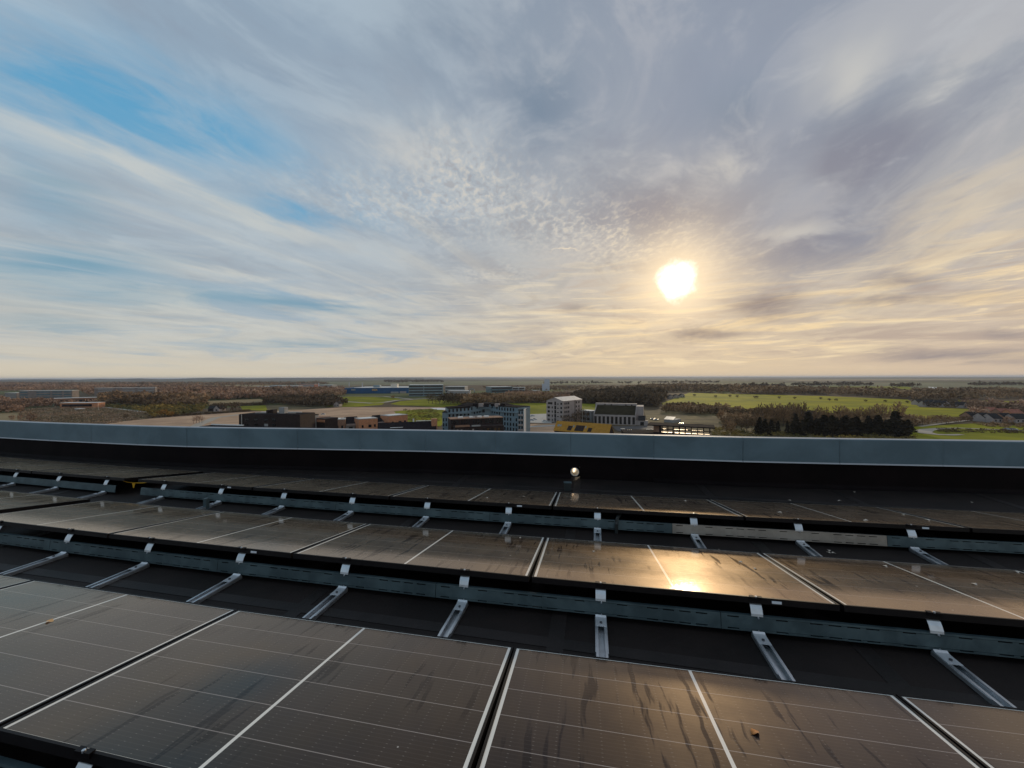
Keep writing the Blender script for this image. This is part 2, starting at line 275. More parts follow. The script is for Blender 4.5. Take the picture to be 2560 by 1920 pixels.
# ---------------------------------------------------------------- mesh helpers
class MB:
    def __init__(s): s.v = []; s.f = []
    def quad(s, *p):
        i = len(s.v); s.v += [tuple(q) for q in p]; s.f.append(tuple(range(i, i + len(p)))); return s
    def box(s, x0, x1, y0, y1, z0, z1):
        i = len(s.v)
        s.v += [(x0, y0, z0), (x1, y0, z0), (x1, y1, z0), (x0, y1, z0), (x0, y0, z1), (x1, y0, z1), (x1, y1, z1), (x0, y1, z1)]
        s.f += [tuple(i + k for k in q) for q in ((0, 3, 2, 1), (4, 5, 6, 7), (0, 1, 5, 4), (1, 2, 6, 5), (2, 3, 7, 6), (3, 0, 4, 7))]; return s
    def prism(s, pts, z0, z1):      # upright prism over a polygon
        i = len(s.v); n = len(pts)
        ztop = z1 if hasattr(z1, '__len__') else [z1] * n
        s.v += [(p[0], p[1], z0) for p in pts] + [(p[0], p[1], ztop[k]) for k, p in enumerate(pts)]
        s.f += [tuple(range(i + n - 1, i - 1, -1)), tuple(range(i + n, i + 2 * n))] + [(i + k, i + (k + 1) % n, i + n + (k + 1) % n, i + n + k) for k in range(n)]; return s
    def side(s, prof, x0, x1):      # prism along x of a profile in (y, z)
        i = len(s.v); n = len(prof)
        s.v += [(x0, y, z) for y, z in prof] + [(x1, y, z) for y, z in prof]
        s.f += [tuple(range(i, i + n)), tuple(range(i + 2 * n - 1, i + n - 1, -1))] + [(i + (k + 1) % n, i + k, i + n + k, i + n + (k + 1) % n) for k in range(n)]; return s
    def tube(s, pts, r, n=10):
        pts = [Vector(p) for p in pts]; i = len(s.v); m = len(pts)
        for k, p in enumerate(pts):
            d = (pts[min(k + 1, m - 1)] - pts[max(k - 1, 0)]).normalized(); a = d.orthogonal().normalized(); c = d.cross(a)
            if abs(d.z) < .95: a = d.cross(Vector((0, 0, 1))).normalized(); c = a.cross(d)
            rr = r[k] if hasattr(r, '__len__') else r
            s.v += [tuple(p + (a * math.cos(6.2832 * j / n) + c * math.sin(6.2832 * j / n)) * rr) for j in range(n)]
        for k in range(m - 1): s.f += [(i + k * n + j, i + k * n + (j + 1) % n, i + (k + 1) * n + (j + 1) % n, i + (k + 1) * n + j) for j in range(n)]
        s.f += [tuple(range(i + n - 1, i - 1, -1)), tuple(range(i + (m - 1) * n, i + m * n))]; return s
    def mesh(s, name, m):
        me = bpy.data.meshes.new(name); me.from_pydata(s.v, [], s.f); me.update(); me.materials.append(m); return me
    def build(s, name, m, parent=None): return link(name, s.mesh(name, m), parent)
def link(name, me, parent=None):
    o = bpy.data.objects.new(name, me); C.objects.link(o)
    if parent is not None: o.parent = parent
    return o
def tag(o, label=None, cat=None, group=None, kind=None):
    for k, q in (('label', label), ('category', cat), ('group', group), ('kind', kind)):
        if q: o[k] = q
    return o
def thing(name, label, cat, loc=(0, 0, 0), rz=0.0, group=None):
    o = bpy.data.objects.new(name, None); C.objects.link(o); o.location = loc; o.rotation_euler = (0, 0, rz); o.empty_display_size = .2
    return tag(o, label, cat, group)
def dup(root, loc=None, rz=None, label=None, group=None, scale=None):
    def rec(o, par):
        c = o.copy(); C.objects.link(c); c.parent = par
        for ch in o.children: rec(ch, c)
        return c
    r = rec(root, None)
    if loc is not None: r.location = loc
    if rz is not None: r.rotation_euler = (0, 0, rz)
    if scale is not None: r.scale = scale
    if label: r['label'] = label
    if group: r['group'] = group
    return r
def structure(o): return tag(o, kind='structure')

# ---------------------------------------------------------------- roof deck and parapet
PAR = [(-15.6, 5.38), (-14.3, 5.35), (-13.0, 5.31), (-11.9, 5.28), (-10.8, 5.225), (-9.72, 5.175), (-8.68, 5.15), (-7.6, 5.13), (-6.58, 5.15), (-5.6, 5.22), (-4.6, 5.315), (-3.56, 5.415),
       (-2.5, 5.51), (-1.41, 5.575), (-.3, 5.604), (.84, 5.624), (1.97, 5.65), (3.14, 5.745), (4.33, 5.857), (5.6, 5.975), (6.9, 6.10), (8.2, 6.23), (9.6, 6.37), (11.0, 6.52)]
def par_y(x): return float(np.interp(x, [p[0] for p in PAR], [p[1] for p in PAR]))
deck = MB().prism([(-15.6, -12), (11.0, -12)] + [(p[0], p[1] + .10) for p in reversed(PAR)], GZ, 0)
structure(deck.build('roof_deck', M['membrane']))
lp_ = MB(); k_ = 0
for x_ in np.arange(-13.2, 9.5, 1.62): lp_.box(x_, x_ + .09, -6, par_y(x_) - .05, .0002, .0026)
for y_ in (2.05, 5.0): lp_.box(-15, 10.5, y_, y_ + .08, .0003, .0030)
structure(lp_.build('roof_membrane_strip', M['lap']))
par = thing('parapet', 'curved parapet with blue grey metal coping above a black membrane upstand', 'parapet', (0, 0, 0))
HX, HZ, HR = -.243, .098, .056          # overflow hole through the upstand
up = MB()
prof = [(.0, .36), (.0, .05), (-.012, .022), (-.045, .004)]
for (xa, ya), (xb, yb) in zip(PAR, PAR[1:]):
    if xa < HX < xb:
        # piece of wall round the hole
        N = 24; ang = [2 * math.pi * k / N + math.pi / N for k in range(N)]
        s = .075
        def wp(x, z): return (x, ya + (yb - ya) * (x - xa) / (xb - xa), z)
        ring = [(HX + HR * math.cos(a), HZ + HR * math.sin(a)) for a in ang]
        out = []
        for a in ang:
            c_, s_ = math.cos(a), math.sin(a); k = max(abs(c_), abs(s_)); out.append((HX + s * c_ / k, max(.002, HZ + s * s_ / k)))
        for k in range(N):
            q = (k + 1) % N; up.quad(wp(*ring[k]), wp(*ring[q]), wp(*out[q]), wp(*out[k]))
        up.quad(wp(xa, .36), wp(xb, .36), wp(xb, HZ + s), wp(xa, HZ + s))
        up.quad(wp(xa, HZ + s), wp(HX - s, HZ + s), wp(HX - s, 0), wp(xa, 0)); up.quad(wp(HX + s, HZ + s), wp(xb, HZ + s), wp(xb, 0), wp(HX + s, 0))
    else:
        for (d0, z0), (d1, z1) in zip(prof, prof[1:]):
            up.quad((xa, ya + d0, z0), (xb, yb + d0, z0), (xb, yb + d1, z1), (xa, ya + d1, z1))
up.build('upstand', M['upstand'], par)
# outer wall of the parapet
ow = MB()
for (xa, ya), (xb, yb) in zip(PAR, PAR[1:]):
    if not xa < HX < xb: ow.quad((xa, ya + .09, -.4), (xb, yb + .09, -.4), (xb, yb + .09, .62), (xa, ya + .09, .62))
    else:
        ow.quad((xa, ya + .09, .14), (xb, yb + .09, .14), (xb, yb + .09, .62), (xa, ya + .09, .62))
        ow.quad((xa, ya + .09, -.4), (HX - .07, ya + .09, -.4), (HX - .07, ya + .09, .14), (xa, ya + .09, .14)); ow.quad((HX + .07, yb + .09, -.4), (xb, yb + .09, -.4), (xb, yb + .09, .14), (HX + .07, yb + .09, .14))
ow.build('outer_cladding', M['zinc2'], par)
for (xa, ya), (xb, yb) in zip(PAR, PAR[1:]):
    g = .0016; d = Vector((xb - xa, yb - ya, 0)).normalized(); nrm = Vector((d.y, -d.x, 0))   # nrm points to the roof
    A = Vector((xa, ya, 0)) + d * g; B = Vector((xb, yb, 0)) - d * g
    cp = MB(); pr = [(.030, .325), (.022, .342), (.022, .640), (.014, .650), (-.062, .655), (-.10, .640), (-.10, .50)]
    i0 = len(cp.v)
    jog = random.uniform(-.0015, .0015)
    for P in (A, B): cp.v += [tuple(P + nrm * (q + jog) + Vector((0, 0, z))) for q, z in pr]
    n = len(pr); cp.f += [(k, k + 1, n + k + 1, n + k) for k in range(n - 1)]
    o = cp.build('coping', M['coping'], par)
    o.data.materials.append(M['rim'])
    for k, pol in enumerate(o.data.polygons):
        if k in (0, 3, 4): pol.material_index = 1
pp = MB(); N = 32
y0, y1 = par_y(HX) - .02, par_y(HX) + .50
for k in range(N):
    a0, a1 = 2 * math.pi * k / N, 2 * math.pi * (k + 1) / N
    P = lambda a, r, y: (HX + r * math.cos(a), y, HZ + r * math.sin(a) - (y - y0) * .03)
    pp.quad(P(a0, HR - .002, y0), P(a1, HR - .002, y0), P(a1, HR - .002, y1), P(a0, HR - .002, y1))
    pp.quad(P(a0, HR + .004, y0), P(a0, HR + .004, y1), P(a1, HR + .004, y1), P(a1, HR + .004, y0))
    pp.quad(P(a0, HR - .002, y0), P(a0, HR + .004, y0), P(a1, HR + .004, y0), P(a1, HR - .002, y0))
pp.build('overflow_pipe', M['pipe'], par)

# ---------------------------------------------------------------- solar panels
L, W, PITCH, GX = 1.698, .987, 1.718, -.378
ZH, ZL = .21, .06
def yhigh(row, x):
    return {1: .945 + .004 * (x + 2.6) ** 2, 2: 2.345 + .004 * (x + 2.6) ** 2, 3: 3.72 + .013 * x + .0042 * (x + 1.6) ** 2}[row]
tilt = math.asin((ZH - ZL) / W)
def panel_mesh():
    f = MB(); w = .011; h = .034
    f.box(0, L, 0, w, -h, 0); f.box(0, L, W - w, W, -h, 0); f.box(0, w, w, W - w, -h, 0); f.box(L - w, L, w, W - w, -h, 0)
    fm = f.mesh('frame', M['frame'])
    g = bpy.data.meshes.new('glass'); z = -.0025; vs = [(w, w, z), (L - w, w, z), (L - w, W - w, z), (w, W - w, z), (w, w, z - .006), (L - w, w, z - .006), (L - w, W - w, z - .006), (w, W - w, z - .006)]
    g.from_pydata(vs, [], [(0, 1, 2, 3), (7, 6, 5, 4)]); g.materials.append(M['glass'])
    uvl = g.uv_layers.new(name='UVMap')
    for lp in g.loops: q = vs[lp.vertex_index]; uvl.data[lp.index].uv = (q[0] - w, q[1] - w)
    g.update(); return fm, g
FM, GM = panel_mesh()
STM = MB().box(1.36, 1.41, -.0012, -.0002, -.026, -.012).mesh('rating_sticker', M['sticker'])
def make_panel(row, x, label, sticker=False):
    dx = .9; yaw = math.atan2(yhigh(row, x + L) - yhigh(row, x), L)
    r = thing('solar_panel', label, 'solar panel', (x, yhigh(row, x), ZH), 0, 'solar panels in rows on the flat roof')
    r.rotation_euler = (Matrix.Rotation(yaw, 3, 'Z') @ Matrix.Rotation(-tilt, 3, 'X')).to_euler()
    link('frame', FM, r); link('glass', GM, r)
    if sticker: link('rating_sticker', STM, r)
    return r
ORD = ['first', 'second', 'third', 'fourth', 'fifth', 'sixth', 'seventh', 'eighth', 'ninth', 'tenth', 'eleventh', 'twelfth', 'thirteenth', 'fourteenth', 'fifteenth', 'sixteenth']
front = {-3: 'front row solar panel with only its bluish far corner showing beside the leafy one', -2: 'front row solar panel with a curled tan leaf beside its white middle line',
         -1: 'front row solar panel with faint water tracks between two wide dark gaps', 0: 'front row solar panel with dark water run marks and an orange leaf', 1: 'front row solar panel next to the orange leaf one, grey blue corner showing'}
for k in range(-3, 2): make_panel(1, GX + PITCH * k + .01, front[k])
for k in range(-3, 3): make_panel(2, GX + PITCH * k + .01, f'middle row solar panel, {ORD[k + 3]} after the walkway gap' + (', with strong sun glare' if k == 0 else ''), k in (-2, 0))
for k in range(-3, 4): make_panel(3, GX + PITCH * k + .01, f'back row solar panel, {ORD[k + 3]} after the walkway gap, facing the parapet', k in (-3, -1, 1))
LB = -5.75                       # end of the block beyond the walkway gap
for k in range(3): make_panel(3, LB - L - k * PITCH, f'back row solar panel across the walkway gap, {ORD[k]} from the gap')
make_panel(2, LB - L, 'middle row solar panel across the walkway gap, first from the gap'); make_panel(2, LB - L - PITCH, 'middle row solar panel across the walkway gap, second from the gap')

# wind deflector plates, each with its rows of slots
def deflector(row, x0, x1, label, m, slots):
    y = lambda x: yhigh(row, x)
    r = MB(); zs = [.030, .037, .043, .098, .104, .114]
    yo = lambda z: -.030 + (z - .034) * .14
    holes = sorted([(a, b_) for a, b_ in slots if a > x0 + .01 and b_ < x1 - .01])
    xs = [x0] + [q for h in holes for q in h] + [x1]
    P = lambda x, z, o=0: (x, y(x) + yo(z) + o, z)
    for zi in range(5):
        if zi in (1, 3):
            for j in range(0, len(xs) - 1, 2): r.quad(P(xs[j], zs[zi]), P(xs[j + 1], zs[zi]), P(xs[j + 1], zs[zi + 1]), P(xs[j], zs[zi + 1]))
        else: r.quad(P(x0, zs[zi]), P(x1, zs[zi]), P(x1, zs[zi + 1]), P(x0, zs[zi + 1]))
    r.quad(P(x0, .114), P(x1, .114), P(x1, .112, .022), P(x0, .112, .022)); r.quad(P(x0, .030), P(x0, .030, .02), P(x1, .030, .02), P(x1, .030))
    o = r.build('wind_deflector', m); tag(o, label, 'metal plate', 'galvanised wind deflector plates')
def slots_for(row, kmin, kmax):
    out = []
    for k in range(kmin, kmax):
        for q in (.43, 1.288):
            c = GX + PITCH * k + q
            out += [(c - .155, c - .095), (c + .095, c + .155)]
            for j in range(4): out.append((c + .43 - .165 + j * .09, c + .43 - .165 + j * .09 + .062))
    return out
for row, kmax, nm in ((1, 2, 'front'), (2, 3, 'middle'), (3, 4, 'back')):
    sl_ = slots_for(row, -3, kmax)
    lo = GX - 3 * PITCH + .08; hi = GX + kmax * PITCH - .02
    cuts = [lo] + [q for q in [GX + PITCH * k + 1.10 for k in range(-3, kmax)] if lo + .3 < q < hi - .3] + [hi]
    for i, (a, b_) in enumerate(zip(cuts, cuts[1:])):
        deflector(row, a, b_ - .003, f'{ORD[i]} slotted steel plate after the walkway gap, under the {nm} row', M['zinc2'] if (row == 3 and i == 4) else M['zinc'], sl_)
for row in (2, 3):
    nm = {2: 'middle', 3: 'back'}[row]
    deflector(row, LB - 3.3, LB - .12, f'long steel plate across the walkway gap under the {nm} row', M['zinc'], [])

# mounting supports: base rail, foot bracket, upper clip, edge clamp
def make_support():
    r = thing('panel_support', 'aluminium support', 'mounting bracket', (0, 0, 0), 0, 'aluminium panel supports between the rows')
    a = MB(); w = .030
    for x0, x1 in ((-w, -w + .003), (w - .003, w)): a.box(x0, x1, -.50, -.03, .004, .026)
    a.box(-w, w, -.50, -.03, .001, .004); a.box(-w, -.017, -.497, -.03, .026, .028); a.box(.017, w, -.497, -.03, .026, .028)
    a.box(-w - .004, -w, -.34, -.03, .004, .024); a.box(w, w + .004, -.34, -.03, .004, .024)
    a.build('base_rail', M['alu'], r)
    MB().box(-.04, .04, -.49, -.31, .0006, .0012).build('rubber_pad', M['rubber'], r)
    f = MB(); w = .031
    pr = [(-.128, .0295), (-.080, .0300), (-.064, .0305), (-.050, .0330), (-.038, .040)]
    for (ya, za), (yb, zb) in zip(pr, pr[1:]): f.quad((-w, ya, za), (w, ya, za), (w, yb, zb), (-w, yb, zb)); f.quad((-w, ya, za - .003), (-w, yb, zb - .003), (w, yb, zb - .003), (w, ya, za - .003))
    f.quad((-w, -.128, .0265), (w, -.128, .0265), (w, -.128, .0295), (-w, -.128, .0295))
    fb = f.build('foot_bracket', M['aluw'], r)
    MB().tube([(0, -.100, .029), (0, -.100, .037)], .0075, 6).build('bolt', M['bolt'], fb)
    c = MB(); w = .030
    pr = [(-.022, .113), (-.020, .126), (-.010, .148), (.002, .166), (.012, .170)]
    for (ya, za), (yb, zb) in zip(pr, pr[1:]): c.quad((-w, ya, za), (w, ya, za), (w, yb, zb), (-w, yb, zb)); c.quad((-w, ya + .003, za), (-w, yb + .003, zb), (w, yb + .003, zb), (w, ya + .003, za))
    c.build('upper_clip', M['aluw'], r)
    e = MB(); e.box(-.032, -.008, -.007, .012, .2105, .2145); e.box(.008, .032, -.007, .012, .2105, .2145); e.box(-.032, .032, -.007, -.003, .196, .2105)
    ec = e.build('edge_clamp', M['frame'], r)
    MB().tube([(0, -.001, .2105), (0, -.001, .218)], .006, 8).build('bolt', M['alu'], ec)
    for z in (.109, .0395): MB().tube([(.004, -.02 - (.121 - z) * .13, z), (.004, -.029 - (.121 - z) * .13, z - .001)], .0045, 6).build('rivet', M['alu'], r)
    return r
sup0 = make_support(); first = True
for row, kmax, nm in ((1, 2, 'front'), (2, 3, 'middle'), (3, 4, 'back')):
    i = 0
    for k in range(-3, kmax):
        for q in (.43, 1.288):
            x = GX + PITCH * k + q; lab = f'{ORD[i]} aluminium bracket after the walkway gap, holding the {nm} row'; i += 1
            o = sup0 if first else dup(sup0); first = False
            o.location = (x, yhigh(row, x), 0); o.rotation_euler = (0, 0, random.uniform(-.012, .012)); o['label'] = lab
for row, n in ((2, 3), (3, 5)):
    nm = {2: 'middle', 3: 'back'}[row]
    for i in range(n):
        x = LB - .30 - .859 * i; o = dup(sup0, (x, yhigh(row, x), 0), 0, f'{ORD[i]} aluminium bracket across the walkway gap, holding the {nm} row')

# small things lying about on the roof
def panel_point(row, px, py):
    d = ray(px, py)
    y0_ = yhigh(row, 0); p = CAMP.copy()
    t = 1.0
    for _ in range(30):
        q = CAMP + d * t; z = ZH - (q.y - yhigh(row, q.x)) * math.tan(tilt); t *= (CAM_Z - z) / (CAM_Z - q.z)
    return CAMP + d * t
def leaf(p, size, m, label, rz, group=None, slope=True):
    b = MB(); n = 7; pts = []
    for i in range(n):
        u = i / (n - 1); wd = .33 * math.sin(math.pi * min(1, u * .92 + .08)) ** .8 * (1 + .25 * (i % 2)); pts.append((u, wd))
    for (u0, w0), (u1, w1) in zip(pts, pts[1:]):
        z = lambda u, w: (.10 + .5 * abs(w) ** 1.3 + .18 * math.sin(u * 5)) * size * .55
        P = lambda u, w: ((u - .5) * size, w * size, z(u, w))
        b.quad(P(u0, 0), P(u1, 0), P(u1, w1), P(u0, w0)); b.quad(P(u0, -w0), P(u1, -w1), P(u1, 0), P(u0, 0))
    b.tube([(-.5 * size, 0, .06 * size), (-.75 * size, .04 * size, .02 * size)], .02 * size, 5)
    o = b.build('fallen_leaf', m); o.location = p; o.rotation_euler = (-tilt if slope else 0, 0, rz); tag(o, label, 'leaf', group)
leaf(panel_point(1, 1888, 1831), .036, M['leaf_o'], 'orange leaf lying on the front row panel with dark run marks', .7)
leaf(panel_point(1, 125, 1553), .036, M['leaf_t'], 'curled tan leaf on the front row panel by its white line', .2)
for px, py in ((1484, 1378), (1851, 1405), (1888, 1421), (1300, 1344)): leaf(panel_point(2, px, py), .024, M['leaf_p'], 'pale dry leaf scrap on a middle row panel', random.uniform(0, 3), 'pale leaf scraps on the middle row')
for px, py in ((2212, 1415), (2435, 1460), (2542, 1430)): leaf(panel_point(2, px, py), .03, M['leaf_p'], 'pale dry leaf scrap on the middle row panel past the glare', random.uniform(0, 3), 'pale leaf scraps past the glare')
for px, py in ((1949, 1281), (2164, 1301), (2257, 1286), (2318, 1300), (1310, 1242), (1712, 1252), (1218, 1244)): leaf(panel_point(3, px, py), .034, M['leaf_p'], 'small pale leaf scrap on a back row panel', random.uniform(0, 3), 'leaf scraps on the back row')
for px, py in ((2098, 1252), (1973, 1251), (2430, 1256), (2136, 1230), (2070, 1381), (2085, 1383), (2072, 1376), (1800, 1376)):
    p = at_z(px, py, .004); leaf(p, .032, M['leaf_p'], 'small pale leaf scrap lying on the black roof', random.uniform(0, 3), 'leaf scraps on the roof membrane', False)
p = at_z(1419, 1226, 0)
bx_ = thing('roof_outlet_box', 'small grey box standing on the roof beside the overflow hole', 'box', p, .1)
MB().box(-.045, .045, -.03, .03, 0, .10).build('housing', M['cable'], bx_); MB().box(-.05, .05, -.035, .035, .10, .108).build('lid', M['zinc'], bx_)
p = at_z(1528, 1340, 0)
cb = MB().tube([(p.x + .05, p.y + .08, .002), (p.x + .05, p.y + .07, .09), (p.x + .06, p.y + .1, .13), (p.x + .09, p.y + .2, .14)], .016, 10).build('cable_conduit', M['cable']); tag(cb, 'dark bent cable conduit rising behind a bracket of the back row', 'conduit')
p = at_z(516, 1272, 0)
ps = MB(); ps.box(-.02, .02, -.02, .02, 0, .12); ps.box(-.035, .035, -.035, .035, 0, .006); ps = ps.build('steel_post', M['zinc']); ps.location = p; tag(ps, 'short grey square post under the back row by the walkway gap', 'post')
p = at_z(334, 1211, .10)
yt = thing('cable_tag', 'yellow triangular tag hanging on a thin cord across the walkway gap', 'tag', p)
MB().quad((-.028, 0, .02), (.028, 0, .02), (.008, -.003, -.045), (-.008, -.003, -.045)).quad((-.028, .003, .02), (-.008, 0, -.045), (.008, 0, -.045), (.028, .003, .02)).build('tag_plate', M['yellow'], yt)
MB().tube([(-.34, .02, .06), (-.1, 0, .024), (0, 0, .02), (.12, .01, .022), (.36, .03, .05)], .004, 6).build('cord', M['yellow'], yt)
# ---------------------------------------------------------------- landscape below
LM = dict(
    greywarm=mat('weathered_render', (.24, .20, .18), .85, 0, .2, .12, .2, 'World'),
    white=mat('white_render', (.38, .32, .295), .8, 0, .3, .08, .4, 'World'), grey=mat('grey_render', (.33, .32, .31), .8, 0, .3, .1, .4, 'World'),
    bluegrey=mat('bluegrey_cladding', (.20, .26, .29), .6, 0, .4, .1, .5, 'World'), brick=mat('brown_brick', (.30, .17, .11), .85, 0, .3, .15, 1.2, 'World'),
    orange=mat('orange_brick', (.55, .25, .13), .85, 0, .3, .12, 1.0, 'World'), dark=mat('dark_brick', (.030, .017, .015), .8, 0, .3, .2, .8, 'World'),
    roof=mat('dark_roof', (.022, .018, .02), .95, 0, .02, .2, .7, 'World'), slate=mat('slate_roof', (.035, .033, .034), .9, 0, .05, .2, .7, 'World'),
    moss=mat('mossy_roof', (.04, .032, .018), .95, 0, .05, .25, .3, 'World'), yellow=mat('ochre_roof', (.44, .215, .035), .8, 0, .15, .12, .7, 'World', None, .3, 4),
    edge=mat('white_edge', (.80, .78, .74), .5, 0, .4), metal=mat('sheet_metal', (.72, .70, .66), .28, .8, .5, .1, .5, 'World'),
    blue=mat('blue_cladding', (.004, .075, .20), .6, 0, .3, .12, .1, 'World'), signy=mat('yellow_lettering', (.75, .42, .03), .6), signp=mat('pale_lettering', (.45, .42, .30), .6),
    win=mat('window_glass', (.012, .014, .018), .12, 0, .6), wind=mat('dark_glass', (.02, .018, .018), .1, 0, .8), red=mat('red_roof', (.30, .11, .07), .8, 0, .3, .2, .6, 'World'),
    teal=mat('teal_glass', (.10, .17, .20), .25, .1, .5, .15, .1, 'World'), tower=mat('pale_silo', (.55, .56, .62), .7, 0, .3, .05, .2, 'World'), car=mat('car_paint', (.6, .6, .6), .3, .2),
    glow=mat('glint_copper', (.10, .055, .02), .42, .7, .5, .2, .8, 'World'),
    trunk=mat('bark', (.06, .045, .035), .9), asphalt=mat('asphalt', (.10, .09, .085), .9, 0, .3, .15, .3, 'World'), gravel=mat('pale_gravel', (.42, .36, .29), .9, 0, .2, .12, .2, 'World'),
    grass=mat('field_grass', (.25, .235, .012), .9, 0, .05, .12, .02, 'World', (.15, .155, .012)), yfield=mat('mustard_field', (.33, .275, .008), .9, 0, .05, .1, .02, 'World', (.225, .215, .012)),
    soil=mat('bare_soil', (.50, .325, .205), .95, 0, .2, .14, .03, 'World', (.40, .25, .155)), scrub=mat('scrub_ground', (.15, .11, .045), .95, 0, .2, .25, .05, 'World', (.075, .06, .03)),
    dull=mat('dull_field', (.15, .15, .07), .95, 0, .2, .2, .005, 'World', (.12, .11, .06)), tan=mat('stubble_field', (.30, .22, .11), .95, 0, .2, .15, .01, 'World'), conc=mat('concrete', (.45, .42, .38), .9, 0, .3, .1, .1, 'World'),
    hill=mat('far_hill', (.07, .065, .05), .95, 0, .1, .3, .002, 'World'),
    f_red=mat('bare_red_twigs', (.34, .205, .13), .9, 0, .1, .5, .009, 'World', None, 0, 40, .2), f_brown=mat('bare_brown_twigs', (.25, .155, .082), .9, 0, .1, .5, .011, 'World', None, 0, 40, .2),
    f_dark=mat('dark_twigs', (.115, .075, .042), .9, 0, .1, .3, .02, 'World', None, 0, 40, .2), f_olive=mat('olive_scrub', (.25, .165, .04), .9, 0, .1, .3, .04, 'World', (.10, .095, .035), 0, 40, .2),
    f_con=mat('conifer_needles', (.030, .022, .012), .9, 0, .1, .2, .3, 'World', None, 0, 40, .3), f_grey=mat('grey_orchard', (.30, .21, .145), .9, 0, .1, .2, .03, 'World', (.21, .165, .10), 0, 40, .3),
    f_orange=mat('orange_foliage', (.30, .15, .03), .9, 0, .1, .2, .1, 'World', None, 0, 40, .3),
)
# ground sheet out to the horizon
def ground_mat():
    m = bpy.data.materials.new('open_country'); m.use_nodes = True; b = NB(m.node_tree); p = m.node_tree.nodes['Principled BSDF']
    P = m.node_tree.nodes.new('ShaderNodeNewGeometry').outputs['Position']
    v = m.node_tree.nodes.new('ShaderNodeTexVoronoi'); v.inputs['Scale'].default_value = 1 / 420.; b.put(v.inputs['Vector'], b.v('ADD', P, b.v('SCALE', b.noise(P, 1 / 300., 2, .5, col=True), scale=160.0)))
    c = b.sep(v.outputs['Color'])
    col = b.mix(b.sm(c[0], .35, .55), (.125, .085, .05), (.12, .125, .045)); col = b.mix(b.sm(c[1], .72, .8), col, (.21, .165, .09)); col = b.mix(b.sm(c[2], .7, .8), col, (.08, .062, .04))
    col = b.mix(b.sm(b.noise(P, 1 / 60., 5, .6), .35, .65), col, b.v('SCALE', col, scale=.7))
    b.put(p.inputs['Base Color'], col); p.inputs['Roughness'].default_value = .95; p.inputs['Specular IOR Level'].default_value = .1
    return m
gr = MB(); rad = [0, 60, 200, 600, 2000, 6000, 20000, 42000]; N = 48
for r0, r1 in zip(rad, rad[1:]):
    for k in range(N):
        a0, a1 = 2 * math.pi * k / N, 2 * math.pi * (k + 1) / N
        q = [(r0 * math.cos(a0), r0 * math.sin(a0), GZ), (r1 * math.cos(a0), r1 * math.sin(a0), GZ), (r1 * math.cos(a1), r1 * math.sin(a1), GZ), (r0 * math.cos(a1), r0 * math.sin(a1), GZ)]
        gr.quad(*(q if r0 else q[1:3] + [q[0]]))
structure(gr.build('ground', ground_mat()))
LAY = [0]
def patch(name, px, m):
    LAY[0] += 1; z = .03 + .012 * LAY[0]
    o = MB(); pts = [at_z(a, b_, GZ + z) for a, b_ in px]; o.quad(*pts); o = o.build(name, LM[m])
    if o.data.polygons[0].normal.z < 0: o.data.flip_normals()
    return structure(o)
def strip(name, px, w, m):
    LAY[0] += 1; z = .03 + .012 * LAY[0]; pts = [at_z(a, b_, GZ + z) for a, b_ in px]; o = MB(); L_, R_ = [], []
    for i, p_ in enumerate(pts):
        d = (pts[min(i + 1, len(pts) - 1)] - pts[max(i - 1, 0)]); d.z = 0; d.normalize(); n = Vector((-d.y, d.x, 0)); ww = w[i] if hasattr(w, '__len__') else w
        L_.append(p_ + n * ww / 2); R_.append(p_ - n * ww / 2)
    for i in range(len(pts) - 1): o.quad(R_[i], R_[i + 1], L_[i + 1], L_[i])
    return structure(o.build(name, LM[m]))
# fields
patch('field', [(700, 956), (1120, 953), (1600, 952), (1650, 957), (1300, 962), (1000, 963), (760, 962)], 'dull')
patch('field', [(1700, 962), (2000, 957), (2560, 958), (2560, 972), (2200, 972), (1800, 968)], 'dull')
patch('field', [(2070, 966), (2270, 966), (2290, 974), (2060, 975)], 'grass')
patch('field', [(485, 962), (640, 961), (720, 964), (640, 967), (490, 967)], 'tan')
patch('field', [(1950, 949), (2560, 946), (2560, 949), (2000, 952)], 'tan')
patch('field', [(806, 1010), (830, 997), (870, 991), (985, 993), (1010, 1000), (966, 1004), (955, 1012), (890, 1017), (815, 1017)], 'grass')
patch('field', [(975, 1010), (1000, 1003), (1060, 998), (1150, 1003), (1160, 1019), (1090, 1017), (1000, 1013)], 'grass')
patch('field', [(600, 1016), (664, 1013), (670, 1028), (606, 1024)], 'grass')
patch('field', [(664, 1013), (812, 1010), (820, 1020), (740, 1025), (670, 1029)], 'scrub')
patch('field', [(515, 1002), (650, 997), (665, 1006), (600, 1012), (525, 1014)], 'tan')
patch('field', [(1140, 1010), (1260, 1008), (1390, 1008), (1390, 1036), (1300, 1036), (1140, 1030)], 'grass')
patch('field', [(1430, 1008), (1500, 1010), (1500, 1034), (1430, 1034)], 'grass')
patch('field', [(1655, 1008), (1722, 982), (1800, 984), (2060, 990), (2270, 999), (2300, 1018), (2420, 1022), (2432, 1032), (2400, 1042), (2300, 1048), (2000, 1044), (1800, 1036), (1660, 1024)], 'yfield')
strip('track', [(1700, 1003), (1850, 1001), (2050, 1004), (2280, 1010)], 2.5, 'dull')
strip('track', [(1730, 1019), (1960, 1022), (2200, 1033), (2330, 1042)], 2.0, 'scrub')
patch('field', [(2395, 1000), (2470, 1001), (2470, 1010), (2400, 1008)], 'yfield'); patch('field', [(2490, 1002), (2548, 1003), (2545, 1009), (2490, 1008)], 'yfield')
patch('lawn', [(2262, 1068), (2440, 1058), (2580, 1066), (2640, 1130), (2240, 1130)], 'grass')
